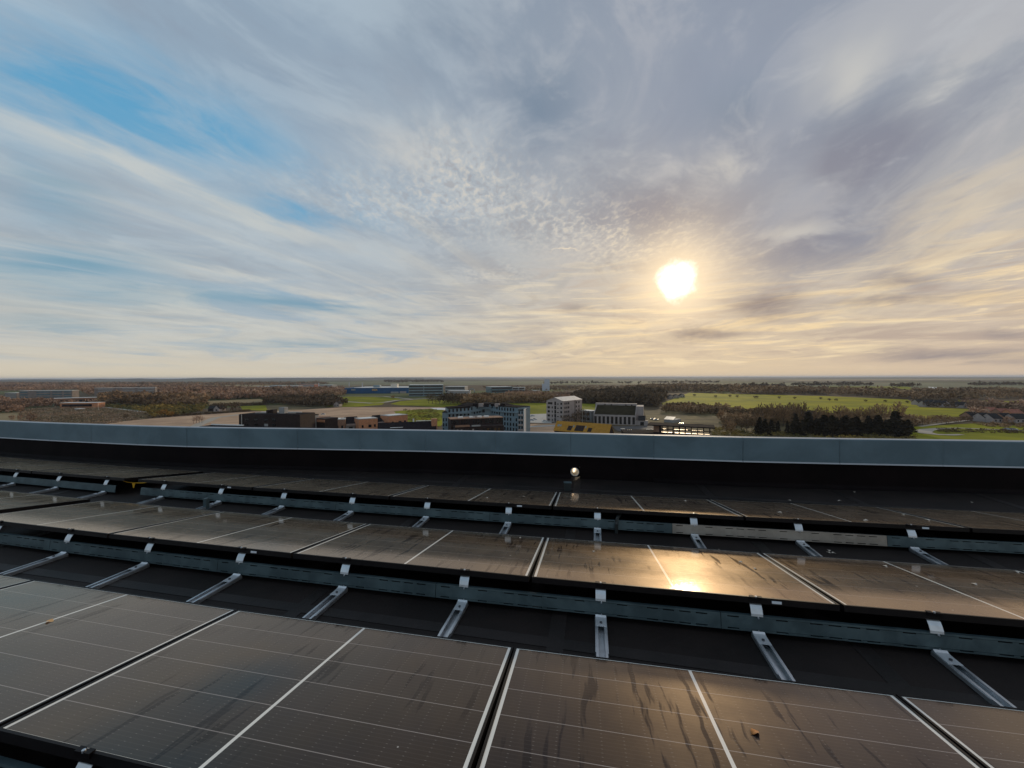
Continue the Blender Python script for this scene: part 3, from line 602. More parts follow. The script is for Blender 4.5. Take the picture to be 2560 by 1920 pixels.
patch('field', [(1610, 1026), (1800, 1028), (1990, 1044), (1990, 1062), (1800, 1060), (1620, 1058)], 'scrub')
patch('field', [(1760, 1060), (2260, 1070), (2300, 1130), (1600, 1130)], 'scrub')
patch('field', [(40, 1023), (140, 1016), (280, 1020), (370, 1032), (370, 1046), (240, 1066), (40, 1062)], 'scrub')
patch('field', [(-30, 1035), (60, 1029), (75, 1060), (-30, 1062)], 'tan')
patch('building_land', [(220, 1062), (370, 1047), (460, 1040), (610, 1030), (760, 1024), (860, 1018), (1100, 1018), (1140, 1022), (1110, 1040), (1000, 1048), (800, 1056), (560, 1090), (260, 1090)], 'soil')
patch('building_land', [(1300, 1060), (1400, 1058), (1420, 1100), (1290, 1110)], 'soil')
patch('forecourt', [(1300, 1036), (1372, 1034), (1380, 1058), (1300, 1056)], 'conc'); patch('forecourt', [(1530, 1066), (1640, 1064), (1640, 1082), (1545, 1078)], 'asphalt')
patch('field', [(985, 1028), (1100, 1020), (1130, 1040), (1100, 1066), (1010, 1058)], 'grass')
strip('road', [(850, 1003), (930, 1008), (960, 1006), (990, 1001), (1050, 997), (1110, 996)], 9, 'gravel')
strip('road', [(700, 996), (800, 994), (870, 990), (960, 991), (1030, 998)], 8, 'gravel')
strip('path', [(470, 1075), (500, 1060), (540, 1044), (600, 1036)], 7, 'gravel')
strip('road', [(1290, 1068), (1380, 1064), (1440, 1066)], 6, 'conc'); strip('path', [(2300, 1066), (2360, 1058), (2425, 1050)], 3.0, 'gravel')
strip('road', [(2560, 1076), (2480, 1073), (2400, 1070), (2350, 1071), (2318, 1074), (2307, 1079), (2318, 1083), (2345, 1086), (2375, 1087), (2405, 1086)], [4, 4, 4, 5, 7, 8, 8, 6, 5, 3], 'gravel')
strip('road', [(0, 1013), (140, 1013), (260, 1018), (300, 1023), (370, 1031)], 5, 'conc')
patch('pond', [(1075, 1020), (1140, 1020), (1130, 1025), (1090, 1024)], 'edge')
patch('pond', [(2320, 967), (2360, 969), (2350, 973), (2325, 971)], 'edge')
# low hills along the skyline
def hills(px, dist, thick):
    o = MB(); f_, b_ = [], []
    for x, y in px:
        d = ray(x, 944); d = Vector((d.x, d.y, 0)).normalized(); p = d * dist; f_.append(p); b_.append((p, z_at(p, y)))
    for i in range(len(px) - 1):
        a, c = f_[i], f_[i + 1]; (pa, za), (pc, zc) = b_[i], b_[i + 1]; k = 1 + thick / dist
        A0, C0 = Vector((a.x, a.y, GZ)), Vector((c.x, c.y, GZ)); A1, C1 = Vector((pa.x * k, pa.y * k, CAM_Z + (za - CAM_Z) * k)), Vector((pc.x * k, pc.y * k, CAM_Z + (zc - CAM_Z) * k)); kk = 1 + 2.5 * thick / dist
        o.quad(A0, C0, C1, A1); o.quad(A1, C1, Vector((c.x * kk, c.y * kk, GZ)), Vector((a.x * kk, a.y * kk, GZ)))
    return structure(o.build('hills', LM['hill']))
hills([(-60, 949), (40, 948.5), (120, 948), (200, 949), (245, 947), (300, 947.5), (345, 946), (400, 947.5), (450, 947), (480, 945.5), (530, 944), (560, 945.2), (620, 946), (700, 945), (800, 944.5), (900, 945), (980, 944.5), (1060, 945.5)], 9000, 700)
hills([(900, 945), (960, 943.2), (1080, 943.5), (1120, 944.2), (1210, 943.6), (1300, 944), (1390, 943.4), (1470, 942.8), (1560, 943.3), (1640, 942.6), (1740, 943), (1860, 942.6), (2000, 943), (2160, 942.4), (2300, 942), (2440, 942.3), (2620, 942)], 15000, 900)

# ---- buildings: local x runs along the facade, y away from the viewer, z up from the ground
def site(px0, py0, px1, py1, z=0.0):
    a = at_z(px0, py0, GZ + z); b_ = at_z(px1, py1, GZ + z); d = b_ - a
    return Vector((a.x, a.y, GZ)), math.atan2(d.y, d.x), math.hypot(d.x, d.y)
class Fac:                      # turns photograph pixels into facade coordinates
    def __init__(s, o, rz): s.o, s.c, s.s = o, math.cos(rz), math.sin(rz)
    def __call__(s, px, py, y=0.0):
        d = ray(px, py); n = Vector((-s.s, s.c, 0)); q = s.o + n * y; t = (q - CAMP).dot(n) / d.dot(n); p = CAMP + d * t - s.o
        return p.x * s.c + p.y * s.s, p.z
def part(name, m, par, *boxes):
    b = MB()
    for x in boxes: b.box(*x)
    return b.build(name, LM[m], par)
def window(par, x0, x1, z0, z1, y=-.06, m='win', frame=True):
    w = MB().box(x0, x1, y, y + .05, z0, z1).build('window', LM[m], par)
    return w
def side_window(par, y0_, y1_, z0, z1, x, m='win'): return MB().box(x - .03, x + .03, y0_, y1_, z0, z1).build('window', LM[m], par)
def gable(par, x0, x1, y0_, y1_, ze, zr, m, over=.4, along='x', th=.25):
    b = MB(); ym = (y0_ + y1_) / 2; xm = (x0 + x1) / 2
    if along == 'x':
        k = (zr - ze) / (ym - y0_) * over
        b.side([(y0_ - over, ze - k), (ym, zr), (y1_ + over, ze - k), (y1_ + over, ze - k + th), (ym, zr + th), (y0_ - over, ze - k + th)], x0 - over, x1 + over)
    else:
        k = (zr - ze) / (xm - x0) * over; i = len(b.v)
        pr = [(x0 - over, ze - k), (xm, zr), (x1 + over, ze - k), (x1 + over, ze - k + th), (xm, zr + th), (x0 - over, ze - k + th)]; n = 6
        b.v += [(x, y0_ - over, z) for x, z in pr] + [(x, y1_ + over, z) for x, z in pr]
        b.f += [tuple(range(n - 1, -1, -1)), tuple(range(n, 2 * n))] + [(k_, (k_ + 1) % n, n + (k_ + 1) % n, n + k_) for k_ in range(n)]
    return b.build('roof', LM[m], par)
def gable_walls(par, x0, x1, y0_, y1_, ze, zr, m, along='x'):
    b = MB(); ym = (y0_ + y1_) / 2; xm = (x0 + x1) / 2
    if along == 'x': b.side([(y0_, 0), (y1_, 0), (y1_, ze), (ym, zr), (y0_, ze)], x0, x1)
    else:
        i = 0; pr = [(x0, 0), (x1, 0), (x1, ze), (xm, zr), (x0, ze)]
        b.v += [(x, y0_, z) for x, z in pr] + [(x, y1_, z) for x, z in pr]; n = 5
        b.f += [tuple(range(n)), tuple(range(2 * n - 1, n - 1, -1))] + [((k_ + 1) % n, k_, n + k_, n + (k_ + 1) % n) for k_ in range(n)]
    return b.build('wall', LM[m], par)
def house(px0, px1, py, h, label, wall='white', roof='slate', along='x', depth=7, group=None, rise=2.6, yawd=0):
    o, rz, w = site(px0, py, px1, py); t = thing('house', label, 'house', o, rz, group)
    gable_walls(t, 0, w, 0, depth, h, h + rise, wall, along); gable(t, 0, w, 0, depth, h, h + rise, roof, .3, along)
    n = max(1, int(w / 3.2))
    for i in range(n): window(t, w * (i + .35) / n, w * (i + .65) / n, h * .3, h * .72)
    return t
def slab_block(px0, py0, px1, py1, ytop, depth, floors, label, name='apartment_block', cat='apartment block', wall='white', band='teal', roof='roof', bays=None, group=None, gaps=()):
    o, rz, w = site(px0, py0, px1, py1); h = z_at(o, ytop) - GZ; t = thing(name, label, cat, o, rz, group)
    part('wall', wall, t, (0, w, 0, depth, 0, h - .3)); part('roof', 'edge', t, (-.3, w + .3, -.3, depth + .3, h - .3, h))
    fh = (h - .5) / floors; bays = bays or [(0.02, .98)]
    for f_ in range(floors):
        for a, c in bays: window(t, w * a, w * c, fh * f_ + fh * .3, fh * f_ + fh * .78, -.08, band)
    return t, w, h
# pale slab blocks in the woods
slab_block(12, 1003, 42, 1003, 982, 14, 4, 'short pale slab block at the edge of the red brown woods', wall='greywarm', bays=[(.05, .95)], band='grey')
slab_block(48, 1004, 181, 1002, 977, 14, 4, 'long pale slab block with bluish balcony bands in the woods', wall='greywarm', bays=[(.02, .16), (.32, .58), (.62, .80), (.84, .98)])
slab_block(236, 992, 388, 989, 970, 16, 4, 'long pale slab block half hidden by russet trees', wall='greywarm', bays=[(.06, .3), (.45, .65), (.7, .98)], band='grey')
slab_block(388, 990, 428, 990, 984, 12, 1, 'low white annex at the end of the russet tree slab block', 'low_building', 'building', band='grey')
slab_block(136, 1015, 242, 1011, 996, 12, 1, 'low long pavilion with a white roof line before the slab block', 'low_building', 'building', 'brick', 'roof')
slab_block(150, 1021, 244, 1020, 1007, 10, 1, 'low pavilion with an orange brick end by the lamp mast', 'low_building', 'building', 'orange', 'roof', bays=[(.05, .85)])
slab_block(197, 1027, 212, 1026, 1021.5, 6, 1, 'small cream shed on the grass by the orchard', 'shed', 'shed', 'white', 'white')
for i, (a, b_) in enumerate(((476, 484), (486, 497), (499, 510), (513, 522), (524, 537), (546, 556))):
    house(a, b_, 982, 4.5, 'white gabled cottage in a line among the dark far woods', along='y', depth=9, group='white cottages in the far woods', rise=3.5)
house(534, 548, 1029, 3.2, 'small white gabled cottage by the bare construction land', along='y', depth=9, rise=3.4)
house(520, 534, 1028, 3.0, 'dark roofed barn beside the small white cottage', 'dark', 'slate', depth=7)
# factories beyond the woods
for i, (a, b_, y_, t_, w_, l_) in enumerate(((642, 672, 972, 966, 'white', 'pale low factory shed beyond the russet woods'), (674, 704, 973, 963.5, 'bluegrey', 'blue grey factory hall beyond the russet woods'), (712, 744, 972, 964, 'white', 'long white factory with two roof bands beyond the woods'),
        (747, 786, 970, 960.5, 'red', 'white roofed reddish factory beyond the woods'), (800, 830, 972, 962, 'grey', 'grey plant building below the slim chimneys'))):
    slab_block(a, y_, b_, y_, t_, 30, 1, l_, 'factory', 'factory', w_, 'grey', group=None)
for px, top, base in ((797, 957, 971), (812, 961, 971), (873, 955, 966), (906, 956, 968)):
    o = G(px, base); h = z_at(o, top) - GZ; c_ = MB().tube([(0, 0, 0), (0, 0, h * .97), (0, 0, h)], [1.8, 1.3, 1.5], 10).build('chimney_stack', LM['tower']); c_.location = o; tag(c_, 'slim pale factory chimney standing behind the woods', 'chimney', 'slim chimneys by the factories')
# big blue store with yellow and pale lettering
o, rz, w = site(861, 984, 1022, 983); t = thing('blue_store', 'long blue warehouse store with yellow lettering and pale roof edge', 'store', o, rz); hl = z_at(o, 970) - GZ
part('wall', 'blue', t, (0, w, 0, 90, 0, hl)); part('roof', 'edge', t, (w * .15, w + .5, -.5, 90.5, hl, hl + .9)); part('roof_unit', 'bluegrey', t, (w * .42, w * .52, 15, 30, hl + .9, hl + 6)); part('roof_unit', 'metal', t, (w * .70, w * .80, 12, 30, hl + .9, hl + 9))
part('entrance', 'white', t, (w * .86, w * .96, -2, 0, 0, hl * .35)); part('entrance', 'grey', t, (w * .72, w * .84, -2, 0, 0, hl * .3))
F_ = Fac(o, rz)
def lettering(par, txt, x, z, size, m):
    cu = bpy.data.curves.new('lettering', 'FONT'); cu.body = txt; cu.size = size; cu.extrude = .1; cu.offset = .12
    tmp = bpy.data.objects.new('tmp', cu); C.objects.link(tmp); me = bpy.data.meshes.new_from_object(tmp.evaluated_get(bpy.context.evaluated_depsgraph_get())); bpy.data.objects.remove(tmp)
    me.materials.clear(); me.materials.append(LM[m]); l = link('lettering', me, par); l.rotation_euler = (math.pi / 2, 0, 0); l.location = (x, -.3, z); return l
bpy.context.view_layer.update()
xa, za = F_(930, 975); xb, _ = F_(945, 975); lettering(t, 'IKEA', xa, za - 1.5, (xb - xa) / 2.3, 'signy')
xa, za = F_(878, 974.5); xb, _ = F_(890, 974.5); lettering(t, 'IKEA', xa, za - 1.5, (xb - xa) / 2.3, 'signp')
slab_block(1022, 991, 1108, 990, 962, 45, 4, 'grey blue office block with dark window bands next to the blue store', 'office_block', 'office', 'bluegrey', 'wind', bays=[(.01, .42), (.44, .98)])
slab_block(1113, 982, 1162, 982, 966, 40, 2, 'grey industrial hall with pale roof parts beyond the bare trees', 'factory', 'factory', 'grey', 'wind')
slab_block(1118, 988, 1172, 988, 977, 25, 1, 'low pale hall in front of the grey industrial hall', 'factory', 'factory', 'white', 'grey')
slab_block(1228, 982, 1281, 981, 967, 40, 2, 'dark teal low office with a wide dark window band', 'office_block', 'office', 'teal', 'wind')
slab_block(1281, 980, 1312, 980, 968, 20, 2, 'small grey block beside the dark teal office', 'office_block', 'office', 'grey', 'wind', bays=[(.05, .45), (.55, .95)])
for a, b_, y_, t_, l_ in ((1325, 1350, 980, 976, 'low white shed between the teal office and the pale tower'), (1362, 1382, 990, 986, 'flat white roofed shed below the pale tower'), (1385, 1398, 992, 987, 'small white roofed shed behind the white corner block'), (1148, 1165, 995, 991, 'low pale shed on the yard before the tree belt'), (1186, 1222, 993, 988, 'line of pale low sheds on the sandy yard'),
        (1460, 1475, 987, 983.5, 'tiny pale shed in the brown woods'), (1420, 1436, 990, 986, 'pale flat shed among trees behind the corner block')):
    slab_block(a, y_, b_, y_, t_, 14, 1, l_, 'shed', 'shed', 'white', 'white')
lp = G(1180, 990); t = thing('loop_sculpture', 'pale ring shaped sculpture above the sandy yard', 'sculpture', lp, 0); hh = z_at(lp, 972) - GZ
MB().tube([(5.5 * math.cos(a * .2618) , 0, hh - 6 + 6 * math.sin(a * .2618)) for a in range(25)], .8, 6).build('ring', LM['bluegrey'], t); MB().tube([(0, 0, 0), (0, 0, hh - 11)], .6, 6).build('mast', LM['bluegrey'], t)
# pale tower
o, rz, w = site(1361, 977, 1374, 977); t = thing('silo_tower', 'tall windowless pale tower rising to the horizon', 'tower', o, rz); h = z_at(o, 948) - GZ
part('wall', 'tower', t, (0, w, 0, 16, 0, h)); part('side_wing', 'tower', t, (-w * .45, -.01, 2, 12, 0, h * .6)); part('roof', 'edge', t, (-.2, w + .2, -.2, 16.2, h, h + .6))

# white corner block, five storeys, with a sunlit metal roof
P0, P1, P2 = G(1366, 1054), G(1407, 1058), G(1455, 1049)
rz = math.atan2(P2.y - P1.y, P2.x - P1.x); Lx = (P2 - P1).length; o = Vector((P1.x, P1.y, GZ)); t = thing('corner_block', 'white five storey block with a sunlit metal roof and small dark windows', 'apartment block', o, rz)
dv = Vector((-math.sin(rz), math.cos(rz), 0)); Wy = max(9, (P0 - P1).dot(dv)); h = z_at(o, 1003) - GZ
sk = (P0 - P1).dot(Vector((math.cos(rz), math.sin(rz), 0)))
b = MB(); b.prism([(0, 0), (Lx, 0), (Lx + sk, Wy), (sk, Wy)], 0, h); hr = h + 2.6
b.quad((0, 0, h), (sk, Wy, h), (sk / 2, Wy / 2, hr)); b.quad((Lx, 0, h), (Lx + sk / 2, Wy / 2, hr), (Lx + sk, Wy, h)); b.build('wall', LM['white'], t)
b = MB(); b.quad((-.3, -.4, h), (Lx + .3, -.4, h), (Lx + sk / 2 + .3, Wy / 2, hr + .2), (sk / 2 - .3, Wy / 2, hr + .2)); b.quad((Lx + sk + .3, Wy + .4, h), (sk - .3, Wy + .4, h), (sk / 2 - .3, Wy / 2, hr + .2), (Lx + sk / 2 + .3, Wy / 2, hr + .2)); b.build('roof', LM['metal'], t)
gd = Vector((sk, Wy, 0)); gl = gd.length; gn = Vector((gd.y, -gd.x, 0)).normalized() * -1
fh = h / 5.2
def gwin(u0, u1, z0, z1):
    a = gd * (u0); c = gd * (u1); n = gn * .07
    MB().quad(c + n + Vector((0, 0, z0)), a + n + Vector((0, 0, z0)), a + n + Vector((0, 0, z1)), c + n + Vector((0, 0, z1))).build('window', LM['win'], t)
for f_ in range(5):
    z0 = f_ * fh + fh * .32; z1 = z0 + fh * .5
    gwin(.78, .92, z0, z1) if f_ < 4 else gwin(.62, .9, z0, z1)
    if f_ < 4: gwin(.60, .66, z0, z1)
    gwin(.40, .50, z0 - fh * .15, z1 + fh * .2); gwin(.24, .34, z0 + .1, z0 + fh * .25)
    if f_: gwin(.04, .14, z0, z1)
    for u in (.08, .17, .26, .66, .80): window(t, Lx * u, Lx * (u + .055), z0, z1)
part('downpipe', 'dark', t, (Lx * .60, Lx * .63, -.12, -.01, 0, h))
# white hall with a big dark mossy roof and ten tall windows
o, rz, w = site(1484, 1059.5, 1590, 1063.5); t = thing('white_hall', 'white hall with a large dark sloping roof and ten tall windows', 'hall', o, rz); F_ = Fac(o, rz)
ze = F_(1540, 1038)[1]; D = 17.0; zr = F_(1560, 1015, D)[1]
b = MB(); b.side([(0, 0), (D + 3, 0), (D + 3, zr), (D, zr), (0, ze)], 0, w); b.build('wall', LM['white'], t)
MB().side([(.4, ze + .25), (D, zr + .25), (D, zr + .45), (.4, ze + .45)], .7, w - .7).build('roof', LM['moss'], t)
zb = F_(1560, 1009, D)[1]; part('rear_wall', 'white', t, (w * -.03, w * 1.0, D + .02, D + 5, 0, zb)); part('side_wall', 'white', t, (w + .01, w + 5.0, 6, D + 5, 0, zb - 1.2))
MB().side([(0, ze + .1), (D, zr + .1), (D, zr + .85), (0, ze + .85)], w - .5, w + .05).build('verge', LM['white'], t); MB().side([(0, ze + .1), (D, zr + .1), (D, zr + .85), (0, ze + .85)], -.05, .5).build('verge', LM['white'], t)
for i in range(10): window(t, w * (i + .18) / 10, w * (i + .74) / 10, .6, ze - 1.1, -.07, 'wind')
for u in (.2, .36, .72, .86): part('roof_vent', 'dark', t, (w * u, w * u + 1, D - .1, D + .0, zb - 1.8, zb - .7))
pr = part('porch', 'white', t, (w + .02, w + 8.5, 1.0, 5.9, 0, 3.6)); MB().side([(.6, 3.7), (6.2, 6.6), (6.2, 6.9), (.6, 4.0)], w + 1.5, w + 6.5).build('porch_roof', LM['slate'], t); MB().box(w + 3, w + 5.6, .9, .99, .1, 2.7).build('door', LM['wind'], t)
slab_block(1452, 1052, 1478, 1055, 1025, 8, 2, 'small grey annex between the corner block and the white hall', 'annex', 'building', 'grey', 'win', bays=[(.1, .35), (.6, .85)])
# ochre roofed terrace; shade of its recesses laid on as flat dark patches
zE, zR = 5.4, 10.2
o, rz, w = site(1384.6, 1074, 1523, 1084.7, zE); t = thing('ochre_terrace', 'long building with a bright ochre roof and three dark recesses', 'building', o, rz); F_ = Fac(o, rz)
a = at_z(1389, 1053.6, GZ + zR) - o; D = -a.x * math.sin(rz) + a.y * math.cos(rz); D = max(4, min(14, D))
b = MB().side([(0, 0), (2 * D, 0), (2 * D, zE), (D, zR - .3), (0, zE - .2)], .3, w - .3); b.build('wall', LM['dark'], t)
MB().side([(-.5, zE - .3), (D, zR), (2 * D + .5, zE - .3), (2 * D + .5, zE - .6), (D, zR - .3), (-.5, zE - .6)], 0, w).build('roof', LM['yellow'], t)
for u0, u1, f0, f1 in ((.245, .325, -.02, .5), (.385, .545, -.02, .62), (.615, .685, -.02, .42)):
    zz = lambda f_: zE - .3 + (zR - zE + .3) * (D * f_ + .5) / (D + .5)
    MB().quad((w * u0, D * f0, zz(f0) + .1), (w * u1, D * f0, zz(f0) + .1), (w * (u1 + .012), D * f1, zz(f1) + .12), (w * (u0 + .012), D * f1, zz(f1) + .12)).build('recess_shade', LM['dark'], t)
for u0, u1 in ((.045, .085), (.10, .12), (.345, .365), (.565, .585)): MB().quad((w * u0, D * .35, zz(.35) + .1), (w * u1, D * .35, zz(.35) + .1), (w * u1, D * .6, zz(.6) + .1), (w * u0, D * .6, zz(.6) + .1)).build('skylight', LM['bluegrey'], t)
# long dark glazed building; copper floor strips added to give the sun glints
o, rz, w = site(1634, 1063.5, 1779, 1070.5, 9.0); t = thing('glazed_pavilion', 'long dark flat roofed pavilion with gold strips added for sun glints', 'building', o, rz); F_ = Fac(o, rz)
zt = 9.6; z1 = F_(1700, 1076)[1]; z2 = F_(1700, 1083)[1]
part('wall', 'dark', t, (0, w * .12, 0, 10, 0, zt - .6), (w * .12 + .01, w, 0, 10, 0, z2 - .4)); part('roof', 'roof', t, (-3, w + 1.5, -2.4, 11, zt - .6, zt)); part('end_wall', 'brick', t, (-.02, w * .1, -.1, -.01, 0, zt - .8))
part('lower_glint_strip', 'glow', t, (w * .13, w * .33, 0, 1.9, z2 - .38, z2), (w * .38, w * .97, 0, 1.9, z2 - .38, z2)); part('upper_glint_strip', 'glow', t, (w * .16, w * .22, 3, 4, z1 - .2, z1), (w * .36, w * .60, 3, 4.2, z1 - .2, z1), (w * .66, w * .86, 3, 3.8, z1 - .2, z1))
for i in range(9): part('column', 'dark', t, (w * (.13 + .105 * i), w * (.13 + .105 * i) + .35, .2, .6, z2 - .4, zt - .6), (w * (.13 + .105 * i), w * (.13 + .105 * i) + .35, 9.4, 9.8, z2 - .4, zt - .6))
part('front_rail', 'dark', t, (w * .12, w, -.05, .02, z1 - .1, z1 + .35)); part('front_rail', 'dark', t, (w * .12, w, -.05, .02, z2 - .4, z2 - .05))
for u in (.46, .49, .52): MB().tube([(w * u, 4, zt), (w * u, 4, zt + 1.0)], .35, 8).build('roof_vent', LM['metal'], t)
o, rz, w = site(1560, 1092, 1650, 1094, 3); t = thing('flat_roofed_shop', 'low dark flat roofed building with pale roof edges before the pavilion', 'building', o, rz); zt = Fac(o, rz)(1600, 1082)[1]
part('wall', 'dark', t, (0, w, 0, 14, 0, zt - .4)); part('roof', 'roof', t, (-.3, w + .3, -.3, 14.3, zt - .4, zt)); part('roof_edge', 'edge', t, (-.32, w * .12, 14.0, 14.6, zt, zt + .3), (w * .75, w + .3, 14.0, 14.6, zt, zt + .3))
for u in (.15, .2, .26): MB().tube([(w * u, 8, zt), (w * u, 8, zt + .7)], .3, 8).build('roof_vent', LM['metal'], t)
o, rz, w = site(1660, 1056, 1684, 1058); t = thing('metal_shed', 'pale ribbed metal shed roof shining in the sun beside the white hall', 'shed', o, rz)
part('wall', 'grey', t, (0, w, 0, 14, 0, 2.4)); b = MB()
for i in range(8): b.quad((w * i / 8, -.3, 2.5), (w * (i + .9) / 8, -.3, 2.7), (w * (i + .9) / 8 - 5, 16, 3.5), (w * i / 8 - 5, 16, 3.3))
b.build('roof', LM['edge'], t)  # plain white stands in for sun shine on the ribbed metal
# curved courtyard apartment building
def pz(px, py, z): p_ = at_z(px, py, GZ + z); return Vector((p_.x, p_.y, 0))
def at_depth(px, dep): d = ray(px, 1050); k_ = dep / (d.dot(R3 @ Vector((0, 0, -1)))); return Vector((d.x * k_, d.y * k_, 0))
APX = ((1106, 1031, 236), (1119, 1021, 236), (1176, 1016, 240), (1203, 1009.5, 247), (1228, 1009.5, 247), (1252, 1016, 240), (1295, 1018.5, 231), (1309, 1026, 230))
A = [at_depth(a_, dep) for a_, _, dep in APX]; ZA = [z_at(p_, q[1]) - GZ for p_, q in zip(A, APX)]
t = thing('courtyard_apartments', 'curved blue grey apartment building with rows of dark windows round a court', 'apartment block', (A[0].x, A[0].y, GZ)); O = Vector((A[0].x, A[0].y, 0)); A = [p_ - O for p_ in A]
wl, rf, wins = MB(), MB(), []
for i, (p_, q) in enumerate(zip(A, A[1:])):
    d = (q - p_).normalized(); n = Vector((d.y, -d.x, 0))
    if n.dot(p_ + O) > 0: n = -n
    bk = -n * 12; z0_, z1_ = (ZA[i], ZA[i + 1]) if 0 < i < 6 else ((ZA[0],) * 2 if i == 0 else (ZA[7],) * 2); zt = min(z0_, z1_)
    wl.prism([p_, q, q + bk, p_ + bk], 0, [z0_, z1_, z1_, z0_]); rf.prism([p_ + n * .3, q + n * .3, q + bk, p_ + bk], zt - .1, [z0_ + .3, z1_ + .3, z1_ + .3, z0_ + .3])
    m_ = max(2, int((q - p_).length / 2.3))
    for f_ in range(2 if 1 < i < 5 else 5):
        for k_ in range(m_):
            if random.random() < .12: continue
            c0 = p_.lerp(q, (k_ + .25) / m_) + n * .06; c1 = p_.lerp(q, (k_ + .70) / m_) + n * .06; z0 = z0_ + (z1_ - z0_) * (k_ + .25) / m_ - 3.0 * (f_ + 1) + .5
            MB().quad(c0 + Vector((0, 0, z0)), c1 + Vector((0, 0, z0 + (z1_ - z0_) / m_ * .45)), c1 + Vector((0, 0, z0 + 1.9 + (z1_ - z0_) / m_ * .45)), c0 + Vector((0, 0, z0 + 1.9))).build('window', LM['win'], t)
    if 0 < i < 6:
        MB().prism([p_ + n * .9, q + n * .9, q + n * .02, p_ + n * .02], zt - 3.5, [z0_ - 2.95, z1_ - 2.95, z1_ - 2.95, z0_ - 2.95]).build('balcony', LM['bluegrey'], t)
    elif i == 6:
        for f_ in range(4): MB().prism([p_.lerp(q, .1) + n * 1.3, p_.lerp(q, .9) + n * 1.3, p_.lerp(q, .9) + n * .02, p_.lerp(q, .1) + n * .02], zt - 3 * f_ - 3.1, zt - 3 * f_ - 2.2).build('balcony', LM['white'], t)
wl.build('wall', LM['bluegrey'], t); rf.build('roof', LM['roof'], t)
q = A[-1]; MB().prism([q + Vector((.05, -.3, 0)), q + Vector((.5, -.3, 0)), q + Vector((.5, 9, 0)), q + Vector((.05, 9, 0))], 0, ZA[7] + .8).build('end_wall', LM['edge'], t)
for k_, (u, v) in enumerate(((.3, 3), (.38, 5), (.46, 4), (.62, 4), (.7, 6))):
    c0 = A[1].lerp(A[6], u) + Vector((0, 8 + v * .3, 0)); part('roof_unit', 'white' if k_ % 2 else 'roof', t, (c0.x, c0.x + 3, c0.y, c0.y + 2, ZA[2] - .5, ZA[2] + 1.6))
# brown brick wing inside the court
o, rz, w = site(1127, 1049, 1258, 1044, 14.0); t = thing('brick_wing', 'dark brown brick wing with a red brown roof terrace inside the curved court', 'apartment block', o, rz); F_ = Fac(o, rz); h = 14.0
part('wall', 'dark', t, (0, w, 0, 9, 0, h)); part('roof', 'brick', t, (-.2, w + .2, -.2, 9.2, h, h + .3))
part('wall_front', 'dark', t, (w * .04, w * .95, -6, -.01, 0, h - 3.4)); part('terrace_rail', 'brick', t, (w * .04, w * .3, -6.3, -6.02, h - 3.4, h - 2.4)); part('terrace_rail', 'grey', t, (w * .34, w * .5, -6.3, -6.02, h - 3.4, h - 2.6))
for i in range(22):
    if i % 5 != 3: window(t, w * (i + .25) / 22, w * (i + .7) / 22, h - 2.7, h - .6)
for i in range(12):
    for f_ in (0, 1):
        if random.random() < .75: window(t, w * (.07 + .07 * i), w * (.10 + .07 * i), h - 6.2 - 3 * f_, h - 4.6 - 3 * f_, -6.07, random.choice(('win', 'win', 'white', 'glow')))
for u, m_ in ((.16, 'edge'), (.38, 'edge'), (.44, 'white'), (.52, 'edge'), (.66, 'edge')): part('roof_unit', m_, t, (w * u, w * u + 2.6, 3, 5, h + .3, h + 1.0))
# dark brick building with white roof edge and a roof box
o, rz, w = site(597, 1036, 750, 1037, 17.0); t = thing('dark_brick_block', 'very dark brick block with a white roof edge and a pale roof box', 'apartment block', o, rz); F_ = Fac(o, rz); h = 17.0
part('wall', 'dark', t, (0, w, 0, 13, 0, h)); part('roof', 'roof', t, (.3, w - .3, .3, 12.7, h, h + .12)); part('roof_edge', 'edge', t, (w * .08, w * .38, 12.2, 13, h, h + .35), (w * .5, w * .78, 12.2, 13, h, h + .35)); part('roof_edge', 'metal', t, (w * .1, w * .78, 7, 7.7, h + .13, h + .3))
part('roof_box', 'grey', t, (w * .55, w * .64, 5, 8, h + .13, h + 3.4)); part('roof_box', 'dark', t, (w * .36, w * .41, 4, 7, h + .13, h + 2.0)); part('roof_box', 'dark', t, (w * .43, w * .48, 4, 7, h + .13, h + 2.3))
for u in (.1, .25, .42, .55):
    window(t, w * u, w * (u + .06), h - 3.6, h - 1.8, -.06, 'wind'); window(t, w * u, w * (u + .06), h - 6.6, h - 4.8, -.06, 'wind' if u != .42 else 'grey')
part('drain_pipe', 'metal', t, (w * .045, w * .055, -.25, -.1, 2, h))
o, rz, w = site(711, 1040, 762, 1041, 15.0); t = thing('grey_link_block', 'grey brown block with three dark tall windows joined to the dark brick block', 'apartment block', o, rz); h = 15.0
part('wall', 'grey', t, (0, w, -.8, 11, 0, h)); part('roof', 'roof', t, (-.2, w + .2, -1, 11, h, h + .3)); [window(t, w * a, w * c, h - 4.6, h - 1.2, -.87, 'wind') for a, c in ((.12, .26), (.40, .66), (.82, .96))]
o, rz, w = site(763, 1044, 812, 1047, 13.0); t = thing('slatted_house', 'brown timber slatted house with dark bays beside the brick row', 'house', o, rz); h = 13.0
part('wall', 'dark', t, (0, w, 0, 9, 0, h)); part('roof', 'brick', t, (-.2, w * .6, -.2, 9.2, h, h + .3)); part('bay', 'brick', t, (w * .28, w * .32, -.3, -.02, 0, h)); part('timber_screen', 'orange', t, (w * .6, w, -.2, -.02, h - 2, h - .6))
o, rz, w = site(500, 1067, 860, 1078, 12.5); t = thing('low_dark_roof_block', 'long low dark roof with a white edge just beyond the coping', 'building', o, rz); h = 12.5
